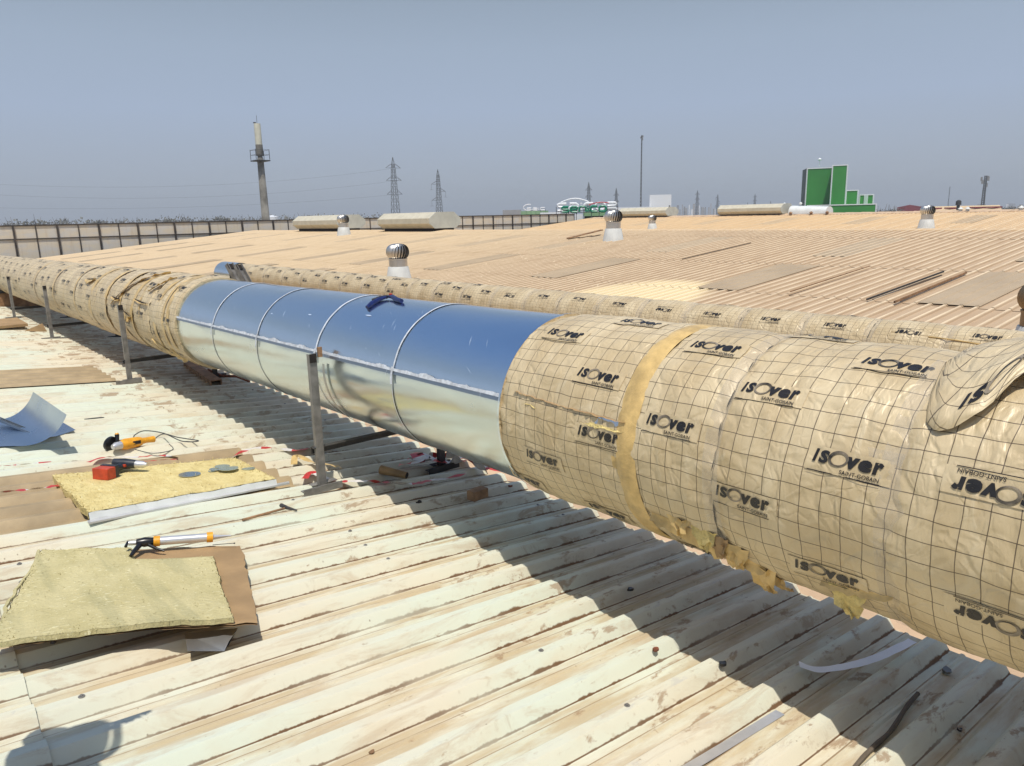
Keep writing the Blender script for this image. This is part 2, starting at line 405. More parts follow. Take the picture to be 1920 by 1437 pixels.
for j in range(-20, 60):
    for xx in (.32, 1.95, 3.3):
        if random.random() < .22:
            yy = .108 + .2495 * j + .2495 * .245
            b.lathe([(.012, 0), (.012, .003), (.006, .0035), (.006, .008), (.001, .009)], (xx + random.uniform(-.02, .02), yy, zn(xx, yy) + CR), 8)
tag(b.build('roof_screws', 'steel', wh), kind='stuff')

# far spans
w2 = thing('warehouse', (12, 20, -1), 'next building with sand coloured ribbed roof beyond both ducts', 'building')
laps = [4.05, 7.5, 11.42, 14.32, 18.45, 20.15]
for i in range(5):
    corrug(lambda x, y: zf(x), fr(laps[i], laps[i + 1] + (.12 if i < 4 else 0), 3), -8, 51, .2, .06, .032, PF, -.0 - .007 * (4 - i) + .028 + .0, 0).build('roof_sheet', 'rooff', w2)
laps2 = [20.15, 28, 36.5]
corrug(lambda x, y: zf(x), laps2, -30, 51, .2, .06, .032, PF, .02).build('roof_sheet', 'rooff', w2)
# ridge capping with scalloped edge
b = MB()
b.grid(lambda x, y: (x, y, zf(x) + (.058 if x > 19.799 else .012)), [19.78, 19.8, 20.15, 20.4], [-8, 20, 51]); b.build('ridge_cap', 'rooff2', w2)
w3 = thing('warehouse', (45, 20, -1), 'farthest sand coloured roof span rising behind the nearer ridge line', 'building')
corrug(lambda x, y: zf(x), [36.5, 42, 47, 53], -40, 51, .25, .06, .035, PF, .03).build('roof_sheet', 'rooff2', w3)
corrug(lambda x, y: zf(x), [53, 69], -40, 51, .5, .06, .035, PF, .03).build('roof_sheet', 'rooff2', w3)
b = MB()
for j in range(0, 78):
    y = -40 + j * 1.16
    b.add([(52.2, y, zf(52.2) + .07), (52.2, y + 1.1, zf(52.2) + .09), (53, y + 1.1, zf(53) + .12), (53, y, zf(53) + .1), (53.8, y + 1.1, zf(53.8) + .09), (53.8, y, zf(53.8) + .07),
           (52.19, y, zf(52.2) + .03), (52.19, y + 1.1, zf(52.2) + .03)], [(0, 3, 2, 1), (3, 5, 4, 2), (0, 1, 7, 6)])
b.build('ridge_cap', 'gutter', w3, False)
for w, x0, x1, yy0 in ((w2, 4.1, 36.4, -29.9), (w3, 36.6, 69, -39.9)):
    b = MB(); b.box(((x0 + x1) / 2, (yy0 + 50.6) / 2, -4.9), (x1 - x0, 50.6 - yy0, 8.2)); b.build('wall', 'cream', w, False)
    b = MB()
    xm = 20.15 if w is w2 else 53
    b.add([(x0, 50.7, -.6), (xm, 50.7, -.6), (x1, 50.7, -.6), (x1, 50.7, zf(x1) + .02), (xm, 50.7, zf(xm) + .03), (x0, 50.7, zf(x0) + .02)], [(0, 1, 4, 5), (1, 2, 3, 4)])
    b.build('gable', 'cream', w, False)
def fsky(x0, x1, yc, w=.85, par=w2, pitch=.2, dz=.036):
    corrug(lambda x, y: zf(x), fr(x0, x1, 3), yc - w / 2, yc + w / 2, pitch, .06, .016, PF, dz).build('skylight_panel', 'skyl', par)
for yc in (-4.8, -.5, 4.05, 7.88, 12.48, 16.9, 21.2, 25.4, 30.8, 36.5, 42.1, 46.5):
    fsky(7.72, 10.6, yc - (0 if yc < 20 else .1)) if yc > 20 or yc < 0 else None
    fsky(11.45, 14.28, yc); fsky(15.5 if yc < 22 else 15.9, 18.42 if yc < 22 else 18.9, yc + .05)
for yc in (-8, -2, 4, 10, 16.3, 22.5, 28.5, 34, 40, 46):
    fsky(40.2, 43.6, yc + 1.5, 1.3, w3, .25, .04); fsky(46.5, 50.5, yc, 1.3, w3, .25, .04)

# ------------------------------------------------------------------ ground and haze
GZ = -8.5
def gm():
    k = N('dry_earth', rough=.95); p = k.pos()
    k.set('color', k.mix(k.ramp(k.noise(p, .01, 5), .4, .6), (.26, .19, .12), (.16, .14, .09))); return k.m
b = MB(); b.grid(lambda x, y: (x, y, GZ), fr(-3500, 3500, 14), fr(-3500, 3500, 14)); tag(b.build('ground', gm(), None, False), 'dry brown earth plain reaching the horizon', 'ground', kind='structure')
hz = N('air_haze'); hm = hz.m; hm.node_tree.nodes.remove(hz.b)
vol = hm.node_tree.nodes.new('ShaderNodeVolumePrincipled'); vol.inputs['Color'].default_value = (.9, .95, 1, 1); vol.inputs['Density'].default_value = .00065; vol.inputs['Anisotropy'].default_value = .2
out = [n for n in hm.node_tree.nodes if n.type == 'OUTPUT_MATERIAL'][0]; hm.node_tree.links.new(vol.outputs[0], out.inputs['Volume'])
b = MB(); b.box((0, 0, (GZ - 1 + 48) / 2), (7400, 7400, 48 - GZ + 1)); tag(b.build('haze', hm, None, False), 'pale dusty air over the plain', 'haze', kind='stuff')

# ------------------------------------------------------------------ lettering
_tc = {}
def text2d(txt, size=1., shear=0., off=0., sp=1.):
    key = (txt, size, shear, off, sp)
    if key in _tc: return _tc[key]
    cu = bpy.data.curves.new('lettering', 'FONT'); cu.body = txt; cu.size = size; cu.shear = shear; cu.offset = off; cu.space_character = sp
    cu.resolution_u = 3
    ob = bpy.data.objects.new('lettering', cu); COL.objects.link(ob)
    bpy.context.view_layer.update()
    me = bpy.data.meshes.new_from_object(ob.evaluated_get(bpy.context.evaluated_depsgraph_get()))
    V = [(v.co.x, v.co.y) for v in me.vertices]; Fs = [tuple(p.vertices) for p in me.polygons]
    bpy.data.objects.remove(ob); bpy.data.curves.remove(cu); bpy.data.meshes.remove(me)
    x0 = min(v[0] for v in V); x1 = max(v[0] for v in V)
    V = [(v[0] - x0, v[1]) for v in V]
    _tc[key] = (V, Fs, x1 - x0); return _tc[key]
def fit(txt, x0, x1, hgt, yb, shear, off):
    V, Fs, w = text2d(txt, 1., shear, off)
    ymax = max(v[1] for v in V); ymin = min(v[1] for v in V)
    return [(x0 + v[0] / w * (x1 - x0), yb + (v[1] - ymin) / (ymax - ymin) * hgt) for v in V], Fs
def logo_parts():
    """the wordmark laid out in metres: x along 0..0.25, y up"""
    out = []
    out.append((*fit('I', .000, .0185, .045, .012, .22, .055), 0)); out.append((*fit('S', .021, .055, .045, .011, .12, .055), 0))
    n = 28; V = []; Fs = []
    for i in range(n):
        a = 2 * pi * i / n; w = .0065 + .006 * (1 + cos(a - 2.2)) / 2
        V += [(.087 + .034 * cos(a) + .004 * sin(a), .036 + .027 * sin(a)), (.087 + (.034 - w) * cos(a) + .004 * sin(a), .036 + (.027 - w * .75) * sin(a))]
    for i in range(n): j = (i + 1) % n; Fs.append((2 * i, 2 * j, 2 * j + 1, 2 * i + 1))
    out.append((V, Fs, 1))
    out.append((*fit('v', .114, .158, .040, .011, .15, .06), 0)); out.append((*fit('e', .154, .197, .041, .0105, .12, .06), 0))
    out.append((*fit('r', .199, .234, .041, .011, .15, .06), 0))
    out.append((*fit('SAINT-GOBAIN', .100, .226, .0135, -.012, 0, .012), 0))
    out.append(([(-.012, -.0195), (.232, -.0195), (.232, -.0165), (-.012, -.0165)], [(0, 1, 2, 3)], 0))
    return out
LOGO = logo_parts()

# ------------------------------------------------------------------ ducts
class Duct:
    def __init__(s, xc, zc, sl): s.xc, s.zc, s.sl = xc, zc, sl
    def P(s, y, th, r): return (s.xc - r * cos(th), y, s.zc + r * sin(th) - s.sl * y)
D1 = Duct(2.826, .71, .01065); D2 = Duct(7.6, .31, 0.)
def wrapr(R0, y0, y1, amp=.006, seed=0., pinch=.014, pil=.008):
    def f(y, th):
        t = (y - y0) / (y1 - y0); e = min(y - y0, y1 - y)
        p = -pinch * math.exp(-max(0, e) / .022) * (.6 + .8 * noise.noise(Vector((th * 5, seed, y0)))) + pil * math.sin(pi * max(0, min(1, t))) ** .5
        q = Vector((y * 3.2, th * 2.2, seed)); e2 = math.exp(-max(0, e) / .09)
        w = amp * (noise.noise(q) + .45 * noise.noise(Vector((y * 15, th * 4.5, seed + 4))) + 1.3 * e2 * noise.noise(Vector((y * 9, th * 11, seed + 8))))
        cr = noise.ridged_multi_fractal(Vector((y * 4.2, th * 2.0, seed + 2)), 1., 2.1, 4, 1., 2.) * .0034
        return R0 + p + w + cr
    return f
def logos_on(b, duct, rf, items, far=False, flip=False):
    for (yc, thd) in items:
        th0 = R(thd); u = -1.
        def mp(a, c, off):
            if flip: a, c = .25 - a, .03 - c
            y = yc + .125 - a; th = th0 + (c - .015) / .5 * (.5 / rf(yc, th0))
            return duct.P(y, th, rf(y, th) + off)
        if not far:
            us = fr(-.022, .262, 12); vs = fr(-.018, .066, 4)
            b.grid(lambda a, c: mp(a, c, .0035), us, vs, 1, uvf=lambda a, c: (yc + .125 - (.25 - a if flip else a), (th0 + ((.03 - c if flip else c) - .015) / rf(yc, th0)) * .5))
        for V, Fs, mi in LOGO:
            if far and len(V) > 500: continue
            b.add([mp(a, c, .0068 if not far else .005) for a, c in V], Fs, 2 + mi)
def wrap_part(parent, duct, rf, y0, y1, items, dy, nth, t0=-pi, t1=pi, far=False, name='insulation_wrap', flip=False):
    b = MB(); n = max(2, int((y1 - y0) / dy)); ys = fr(y0, y1, n)
    cl = abs(t1 - t0 - 2 * pi) < 1e-6
    ths = fr(t0, t1, nth)
    b.grid(lambda y, th: duct.P(y, th, rf(y, th)), ys, ths, 0, uvf=lambda y, th: (y, th * .5))
    logos_on(b, duct, rf, items, far, flip)
    return b.build(name, ['wrap', 'wrapp', 'ink', 'ring'], parent)

d1 = thing('air_duct', (2.826, 6, .2), 'large round duct, bare silver in the middle, printed kraft insulation at both ends', 'air duct')
RB = .492
segs = [(.90, 1.60, [(1.07, 67), (1.08, 19.4), (1.44, 42.4), (1.45, -5.8), (1.14, -31), (1.45, 92)], 1.1),
        (1.60, 2.03, [(1.81, 18.8), (1.79, 64), (1.77, -60)], 5.2),
        (2.03, 2.89, [(2.64, 59), (2.27, 35), (2.18, 5.2), (2.56, -17), (2.25, -47), (2.32, 82), (2.80, -42)], 9.3)]
for y0, y1, it, sd_ in segs:
    wrap_part(d1, D1, wrapr(RB, y0, y1, .0095, sd_), y0, y1, it, .0125, 230)
# clear joint tapes at the seams
for ys_, w_ in ((1.60, .03), (.92, .05)):
    pass
# amber tape band between second and third wrap
b = MB(); b.grid(lambda y, th: D1.P(y + .018 * math.sin(th * 1.3), th, RB + .017 + .003 * noise.noise(Vector((y * 20, th * 3, 1))) - .010 * (abs(y - 2.03) / .055) ** 2), fr(1.975, 2.085, 8), fr(-pi, pi, 150)); b.build('amber_tape_band', 'tapey', d1)
b = MB(); b.grid(lambda y, th: D1.P(y + .03 + (.06 * (th + .2)), th, RB + .003), fr(2.04, 2.075, 3), fr(-1.3, .25, 30)); b.build('amber_tape_band', 'tapey', d1)
# right-hand end: larger sleeve, wrap printed upside down, folded flap
rfR = wrapr(RB + .012, -1.2, .93, .008, 21, .012, .012)
wrap_part(d1, D1, lambda y, th: rfR(y, th) + .05 * max(0, min(1, (.80 - y) / .6)) * max(0., sin(th - .2)), -1.2, .93, [(.66, 24.5), (.62, -20.4), (.30, 2), (.28, -42)], .016, 190, flip=True)
wrap_part(d1, D1, wrapr(RB + .05, -6, -1.2, .01, 27), -6, -1.2, [(-1.6, 40), (-2.2, 10)], .12, 60)
# folded flap lying over the top
def edge(y): # theta of the flap's lower edge
    pts = [(.95, 1.35), (.935, 1.1), (.915, .85), (.89, .72), (.85, .66), (.80, .70), (.74, .82), (.68, 1.08), (.55, 1.25), (.2, 1.3), (-1.2, 1.3)]
    for (a, ta), (c, tc) in zip(pts, pts[1:]):
        if y <= a and y >= c: return ta + (tc - ta) * (a - y) / (a - c)
    return 1.3
def flapP(y, t):
    e = edge(y); th = e + (2.9 - e) * t
    g_ = max(0, min(1, (.945 - y) / .42)); g_ = g_ * g_ * (3 - 2 * g_)
    rr = RB + .022 + .10 * g_ * max(0, sin(th)) + .020 * min(1, max(0, .94 - y) / .10) + .012 * noise.noise(Vector((y * 8, th * 5, 2))) + .008 * noise.ridged_multi_fractal(Vector((y * 6, th * 3, 2)), 1., 2.1, 3, 1., 2.)
    rr -= .020 * math.exp(-t * (2.9 - e) / .05) + .012 * math.exp(-max(0, .94 - y) / .02)
    return D1.P(y, th, rr)
b = MB(); b.grid(flapP, fr(-1.2, .94, 130), [0, .005, .01, .02] + fr(.03, 1, 60), 0, uvf=lambda y, t: (y * .9 + t * .4, t * 1.1 - y * .5))
def strip(a, c): # wordmark along the folded edge
    y = .805 - a * .62; e = edge(y)
    th = e + .07 + c / .5
    q = Vector(flapP(y, max(.022, (th - e) / (2.9 - e)))); n = (q - Vector((D1.xc, y, D1.zc))).normalized()
    return q + n * .004
for V, Fs, mi in LOGO[:6]: b.add([strip(a * 1.5 - .0, c * 1.15) for a, c in V], Fs, 2 + mi)
b.build('folded_flap', ['wrap', 'wrapp', 'ink', 'ring'], d1)
# clear shiny tape over the joint
k = N('clear_tape', rough=.12, spec=.8, color=(.66, .60, .5)); k.set('alpha', .2); k.bump(k.noise(k.scl(k.uv(), (40, 9, 1)), 1., 4), .8, .01); M['clear'] = k.m
for (yc, w_, t0, t1, sd_) in ((.90, .075, -1.5, 1.35, 3), (1.60, .035, -2, 2.6, 5), (.985, .13, .42, .50, 8)):
    b = MB(); b.grid(lambda y, th: D1.P(y + .012 * math.sin(th * 2.2), th, RB + .012 + .004 * noise.noise(Vector((y * 30, th * 9, sd_)))), fr(yc - w_, yc + w_, 8), fr(t0, t1, 90)); b.build('clear_tape_band', 'clear', d1)
# torn lips: lengthwise tear in the third wrap and under the near ones
def blade(name, mat, pts, w0, w1, parent=d1, off=.008, curl=.03, sgn=-1, seed=0):
    """ragged strip hanging from a line of (y, theta) points"""
    b = MB(); L = len(pts); P = []; m = 5
    for i, (y, t) in enumerate(pts):
        wi = (w0 + w1 * (noise.noise(Vector((i * 1.7, seed, 0))) + .4)) * math.sin(pi * min(1, max(.04, i / (L - 1)))) ** .6
        for j in range(m):
            q = j / (m - 1); P.append(D1.P(y + .012 * noise.noise(Vector((i, j, seed))), t + sgn * wi * q / .5, RB + off + curl * q * q * (1 + noise.noise(Vector((i * .9, seed, 5))))))
    b.add(P, [(i * m + j, i * m + j + 1, (i + 1) * m + j + 1, (i + 1) * m + j) for i in range(L - 1) for j in range(m - 1)])
    return b.build(name, mat, parent)
tear = [(2.78 - .74 * i / 40, R(19.4 - 3.0 * i / 40 + .8 * noise.noise(Vector((i * .5, 0, 0))))) for i in range(41)]
M['foil'] = metal_mat('bare_foil', (.55, .6, .68), .25, .5)
blade('torn_gap', 'foil', tear, .046, .024, off=.0085, curl=.0, sgn=-1, seed=3)
blade('torn_edge', 'glass', [(y, t - .082) for y, t in tear[5:]], .014, .012, off=.010, curl=.006, sgn=-1, seed=6)
blade('torn_edge', 'card', tear, .006, .007, off=.012, curl=.012, sgn=-1, seed=8)
und = [(1.93 - .50 * i / 24, R(-29 - 17 * (i / 24) ** 2)) for i in range(25)]
blade('torn_edge', 'tapey', und, .055, .045, off=.010, curl=.03, seed=11)
blade('torn_edge', 'glass', [(y, t - .05) for y, t in und], .03, .03, off=.005, curl=.01, seed=12)
blade('torn_edge', 'tapey', [(1.18 - .26 * i / 12, R(-36 + 6 * i / 12)) for i in range(13)], .015, .015, off=.010, curl=.02, seed=14)
def flapbit(y, thd, w, l, seed, mat='tapey', out=.05):
    b = MB(); P = []
    for i in range(7):
        for j in range(6):
            a, q = i / 6, j / 5; z = Vector((i * .8 + seed, j * .8, seed))
            P.append(D1.P(y + (a - .5) * w * (1 - .65 * q) + .02 * noise.noise(z), R(thd) - l * q / .5, RB + .012 + out * q * (1 - .3 * q) + .025 * noise.noise(z + Vector((9, 0, 0)))))
    b.add(P, [(i * 6 + j, i * 6 + j + 1, (i + 1) * 6 + j + 1, (i + 1) * 6 + j) for i in range(6) for j in range(5)])
    b.build('torn_flap', mat, d1)
flapbit(1.78, -26, .12, .08, 1); flapbit(1.66, -28, .13, .09, 2, 'glass'); flapbit(1.54, -33, .15, .12, 3); flapbit(1.46, -45, .15, .17, 4, 'tapey', .09); flapbit(1.43, -55, .08, .17, 5, 'tapey', .06); flapbit(1.08, -35, .14, .12, 6, 'glass', .07); flapbit(1.60, -30, .10, .10, 7, 'card', .05)
# metal part: upper sheets lapped over the belly, with folded lip and sealant
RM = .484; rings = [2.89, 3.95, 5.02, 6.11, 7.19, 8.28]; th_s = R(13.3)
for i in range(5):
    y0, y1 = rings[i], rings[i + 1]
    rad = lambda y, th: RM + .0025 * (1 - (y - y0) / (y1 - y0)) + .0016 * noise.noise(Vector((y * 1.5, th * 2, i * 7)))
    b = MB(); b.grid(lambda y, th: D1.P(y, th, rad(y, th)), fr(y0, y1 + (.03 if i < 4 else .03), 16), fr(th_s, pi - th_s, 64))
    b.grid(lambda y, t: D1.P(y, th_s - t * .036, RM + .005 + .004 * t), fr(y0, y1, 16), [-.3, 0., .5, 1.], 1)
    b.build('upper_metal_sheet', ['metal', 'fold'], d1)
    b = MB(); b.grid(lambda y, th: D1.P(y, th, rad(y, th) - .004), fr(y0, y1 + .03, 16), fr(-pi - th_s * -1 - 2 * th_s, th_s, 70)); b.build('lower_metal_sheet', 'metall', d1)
b = MB()
for i, y in enumerate(rings[1:5]):
    b.grid(lambda dy, th: D1.P(y + dy + .006 * noise.noise(Vector((th * 4, y, 0))), th, RM + .007 - abs(dy) * .15), fr(-.008 - .004 * (i % 2), .007, 3), fr(th_s, pi - .3, 60))
    b.grid(lambda dy, th: D1.P(y + dy + .004 * noise.noise(Vector((th * 5, y, 3))), th, RM + .003 - abs(dy) * .3), fr(-.0035, .0035, 2), fr(-2.2, th_s, 50))
b.build('ring_sealant', 'seal', d1)
b = MB()
def sl(y, t): return D1.P(y, th_s + .006 + t * (.036 + .04 * max(0, noise.noise(Vector((y * 6, 0, 0))) + .1) + .012 * noise.noise(Vector((y * 40, 0, 2)))), RM + .0085)
b.grid(sl, fr(2.89, 8.28, 540), [0, .5, 1.])
for i in range(46):
    y = random.choice([random.uniform(3.95, 5.0), random.uniform(4.6, 5.3), random.uniform(6, 8.2), random.uniform(2.9, 8.2)]); l = random.uniform(.03, .08); sg = random.choice([1, -1, -1]); w = random.uniform(.002, .005)
    b.add([D1.P(y, th_s + .02, RM + .010), D1.P(y + w, th_s + .02, RM + .010), D1.P(y + w * .4 + random.uniform(-.02, .02), th_s + .02 + sg * l * 1.2, RM + .010)], [(0, 1, 2)])
for y in rings[1:5]:
    b.grid(lambda dy, t: D1.P(y + dy + .01 * noise.noise(Vector((t * 9, y, 0))), th_s - t, RM + .012), fr(-.012, .010, 2), fr(-.06, .16, 12))
b.build('seam_sealant', 'seal', d1)
M['scr'] = basic('pale_scratches', (.42, .52, .68), .5)
b = MB()
for i in range(26):
    y = random.uniform(3, 8); t = random.uniform(R(20), R(75)); l = random.uniform(.02, .09); a = random.uniform(.3, 1.2); w = random.uniform(.001, .0025)
    P = [(y + dy * l * cos(a) + e * w, t + dy * l * sin(a) / .49) for dy, e in ((0, 0), (.5, 1), (1, 0), (.5, -1))]
    b.add([D1.P(q[0], q[1], RM + .0042) for q in P], [(0, 1, 2, 3)])
for (y, t, w) in ((4.55, .95, .03), (5.35, .8, .02), (6.0, .7, .014)):
    b.add([D1.P(y + w * cos(a) * 1.4, t + w * sin(a) * .5, RM + .0042) for a in fr(0, 2 * pi, 9)[:-1]], [tuple(range(8))])
b.build('scratch_marks', 'scr', d1)
# left insulated part, rougher, with tape bands and tears
ybs = [8.28, 8.75, 9.3, 9.95, 10.6, 11.3, 12.0, 12.7, 13.4, 14.3, 15.2, 16.2, 17.2, 18.3, 19.4, 20.8, 22.2, 24, 27, 31, 36, 42]
for i in range(len(ybs) - 1):
    y0, y1 = ybs[i], ybs[i + 1]; rough = y0 < 13
    it = []
    n = max(1, int((y1 - y0) / .38))
    for a in range(n):
        yc = y0 + (a + .5) * (y1 - y0) / n
        if y1 - y0 < .45: yc = (y0 + y1) / 2
        for q in range(-2, 4): it.append((yc + random.uniform(-.04, .04), 8 + q * 44 + (22 if (a + i) % 2 else 0) + random.uniform(-4, 4)))
    if y0 > 26: it = []
    wrap_part(d1, D1, wrapr(RB + (.004 if rough else -.002), y0, y1, .013 if rough else .006, 40 + i * 3, .016, .012), y0, y1, it, .025 if rough else (.05 if y0 < 22 else .3), 110 if rough else 60, far=True)
for (y, w, sk) in ((8.5, .05, .1), (8.68, .035, .02), (9.0, .05, -.1), (9.62, .03, .15), (10.0, .06, -.12), (10.55, .05, .06), (11.35, .05, .02), (12.3, .07, -.14), (13.4, .04, .05), (15.2, .03, 0), (17.2, .03, 0)):
    b = MB(); b.grid(lambda q, th: D1.P(q + sk * math.sin(th), th, RB + .022 + .006 * noise.noise(Vector((q * 9, th * 4, 2)))), fr(y - w, y + w, 3), fr(-2.6, 2.6, 70)); b.build('amber_tape_band', 'tapey', d1)
for (pts, w) in (([(12.9, 42), (12.35, 45)], .07), ([(10.95, 12), (9.7, 82)], .05), ([(9.5, 40), (9.1, 70)], .05), ([(11.0, 22), (10.55, 20)], .03), ([(9.9, 25), (9.35, 22)], .02), ([(9.3, -22), (8.6, -52)], .04), ([(10.4, 8), (10.0, 0)], .08), ([(8.75, -30), (8.5, -48)], .05)):
    (ya, ta), (yb_, tb) = pts; L = [(ya + (yb_ - ya) * i / 20, R(ta + (tb - ta) * i / 20) + .015 * noise.noise(Vector((i, ya, 0)))) for i in range(21)]
    blade('torn_edge', 'tapey', L, w, w * .5, off=.022, curl=.025, seed=ya)
    blade('torn_gap', 'hollow', [(y + .004, t + .012) for y, t in L], .012, .012, off=.030, curl=0, seed=ya + 1)
# loose end cap ring of the metal where it enters the wrap
b = MB(); b.grid(lambda y, th: D1.P(y, th, RB + .010), [2.886, 2.897], fr(-2, pi - .2, 80)); b.build('end_ring', 'metal', d1)

for y in (8.283, 2.888):
    b = MB(); b.grid(lambda r_, th: D1.P(y, th, r_), [RM - .004, RB + .012 if y > 5 else RB + .004], fr(-pi, pi, 90)); b.build('wrap_end', 'wrapp', d1)
# thin duct
d2 = thing('air_duct', (7.6, 8, .01), 'thinner kraft wrapped duct lying on the sand coloured roof behind the large one', 'air duct')
ys2 = [-6, -3, -1.2, .2, 1.0, 1.95, 2.6, 3.3, 4.0, 4.75, 5.5, 6.2, 6.95, 7.7, 8.4, 9.2, 10, 10.8, 11.6, 12.4, 13.3, 14.2, 15.1, 16.1, 17.1, 18.2, 19.3, 20.4]
for i in range(len(ys2) - 1):
    y0, y1 = ys2[i], ys2[i + 1]; it = []
    if y0 > -2:
        n = max(1, int((y1 - y0) / .4))
        for a in range(n):
            yc = y0 + (a + .5) * (y1 - y0) / n
            for q in range(2): it.append((yc, 48 + q * 52 - (28 if a % 2 else 0) + random.uniform(-5, 5)))
    wrap_part(d2, D2, wrapr(.3, y0, y1, .009, 90 + i * 2, .014, .008), y0, y1, it, .045 if y0 > -2 else .4, 64, far=True, flip=(i % 4 == 2))
    b = MB(); b.grid(lambda y, th: D2.P(y, th, .309 + .004 * noise.noise(Vector((y * 20, th * 6, i)))), fr(y0 - .05, y0 + .05, 3), fr(-1, 3, 30)); b.build('clear_tape_band', 'clear', d2)
b = MB(); b.grid(lambda y, th: D2.P(y, th, .33), [20.4, 20.6, 21.3, 21.6], fr(-pi, pi, 48)); b.add([D2.P(21.6, a, .33) for a in fr(-pi, pi, 40)[:-1]], [tuple(range(40))]); b.build('metal_end_piece', 'metal', d2)
b = MB(); b.grid(lambda a, t: D2.P(3.1 - a * 1.6, .80 + .12 * math.sin(a * 5) * .3 - .25 * a, .312 + t * .004), fr(0, 1, 30), [0, 1]); b.tube([D2.P(2.75 - a * 1.5, .75 - .35 * a + .03 * math.sin(a * 9), .316) for a in fr(0, 1, 24)], .006, 5); b.build('yellow_strap', 'tapey', d2)

# ------------------------------------------------------------------ duct supports
def support(y, lab):
    t = thing('duct_support', (2.25, y, zn(2.25, y)), lab, 'support frame', 'steel frames carrying the large duct')
    for x, name in ((2.245, 'post'), (3.30, 'post')):
        z0 = zn(x, y) + CR; z1 = .84 - SN * y * 1.6
        b = MB(); w = .056; th = .005
        if x > 3: z1 = .35 - SN * y
        # open channel: web faces -Y, flanges behind
        b.box((x, y - .02, (z0 + z1) / 2), (w, th, z1 - z0)); b.box((x - w / 2 + .0026, y, (z0 + z1) / 2), (th, .036, z1 - z0 - .004)); b.box((x + w / 2 - .0026, y, (z0 + z1) / 2), (th, .036, z1 - z0 - .004))
        b.build(name, 'steel' if x < 3 else 'steeld', t, False)
        b = MB(); b.box((x - .002, y - .03, z1 - .03), (w * .9, .004, .062)); b.build('post_cap', 'hollow', t, False)
        b = MB(); b.box((x - .03, y - .06, z0 + .012), (.30, .05, .006)); b.box((x - .03, y - .086, z0 + .006), (.30, .005, .05)); b.box((x + .03, y + .04, z0 + .008), (.2, .06, .006)); b.build('foot_plate', 'steel' if x < 3 else 'steeld', t, False)
    b = MB(); zc = D1.zc - D1.sl * y - RB - .06; b.box((2.78, y + .012, zc), (1.16, .05, .006)); b.box((2.78, y + .035, zc - .024), (1.16, .005, .05)); b.build('cross_bar', 'steeld', t, False)
    b = MB(); b.grid(lambda a, th: D1.P(y + a, th, RB + .006), [-.018, .018], fr(-2.9, .1, 40)); b.build('cradle_strap', 'fold', t)
    if y < 5:
        b = MB(); b.box((2.300, y - .02, .80), (.03, .02, .07)); b.build('timber_wedge', 'wood', t, False)
sup_lab = ['tall grey steel post frame under the bare silver part of the duct', 'grey post frame under the torn tape bands of the duct', 'thin post frame beside the boards at the left, second from the left edge', 'post frame at the left edge of the photo, farthest from the camera', None]
for y, l in zip((4.86, 10.19, 15.5, 20.1), sup_lab): support(y, l)
for i, (y, l) in enumerate(((9.66, 'left one of two leaning channel ends above the big duct'), (9.36, 'right one of two leaning channel ends above the big duct'))):
    b = MB(); top = Vector((3.45, y, 1.19)); bot = Vector((3.80, y - 1.0, -.36)); d = (top - bot)
    b.beam(bot, top, .07, .006); b.beam(bot + Vector((-.033, 0, 0)), top + Vector((-.033, 0, 0)), .006, .07); b.beam(bot + Vector((.033, 0, 0)), top + Vector((.033, 0, 0)), .006, .07)
    o = b.build('steel_channel', 'steel', None, False); tag(o, l, 'steel channel', 'leaning channels behind the large duct')
    b = MB(); b.beam(top - d * .035 + Vector((0, -.012, 0)), top - d * .001 + Vector((0, -.012, 0)), .062, .02); b.build('open_end', 'hollow', o, False)

# ------------------------------------------------------------------ turbine vents
def turbine():
    t = thing('turbine_vent', (0, 0, 0), '', 'roof vent', 'turbine vents on the sand coloured roofs')
    b = MB(); b.lathe([(.335, -.05), (.325, .02), (.25, .38), (.245, .39)], (0, 0, 0), 28); b.build('base_cone', 'ventb', t)
    b = MB(); b.lathe([(.225, .385), (.225, .56), (.235, .57), (.235, .585)], (0, 0, 0), 28); b.build('neck', 'vent', t)
    b = MB(); n = 22
    for i in range(n):
        a0 = 2 * pi * i / n; m = 9; P = []
        for j in range(m + 1):
            ph = -.55 * pi / 2 + (pi * .74) * j / m; rr = .275 * cos(ph) ** .62 if cos(ph) > 0 else 0; z = .745 + .20 * sin(ph)
            tw = .28 * (j / m - .5)
            for dd, k_ in ((0, 1.03), (.20, .93)): P.append((rr * k_ * cos(a0 + tw + dd), rr * k_ * sin(a0 + tw + dd), z))
        b.add(P, [(2 * j, 2 * j + 1, 2 * j + 3, 2 * j + 2) for j in range(m)])
    b.build('vent_blades', 'vent', t)
    b = MB(); b.lathe([(.19, .59), (.215, .66), (.225, .75), (.20, .85), (.12, .92)], (0, 0, 0), 20); b.build('blade_core', 'hollow', t)
    b = MB(); b.lathe([(.19, .885), (.16, .925), (.07, .945), (.001, .948)], (0, 0, 0), 24, cap=False); b.build('dome_cap', 'vent', t)
    return t
tv = turbine(); tv.location = (17.52, 15.87, zf(17.52)); tv['label'] = 'turbine vent with white cone in the middle of the sand coloured roof, left of the sign letters\' right end'
tv['label'] = 'tall turbine vent with white cone in front of the green building sign'
dup(tv, (9.85, 15.99, zf(9.85)), 'turbine vent half hidden behind the thin duct, above the silver duct', .3, 1.)
dup(tv, (18.2, 34.5, zf(18.2)), 'small turbine vent in front of the leftmost ridge vent box', .8, 1.08)
dup(tv, (44.2, 36.2, zf(44.2)), 'small distant turbine vent below the long ridge box by the white building', .1, 1.1)
dup(tv, (44.0, 17.1, zf(44.0)), 'distant turbine vent on the roof right of the green building', .5, 1.35)
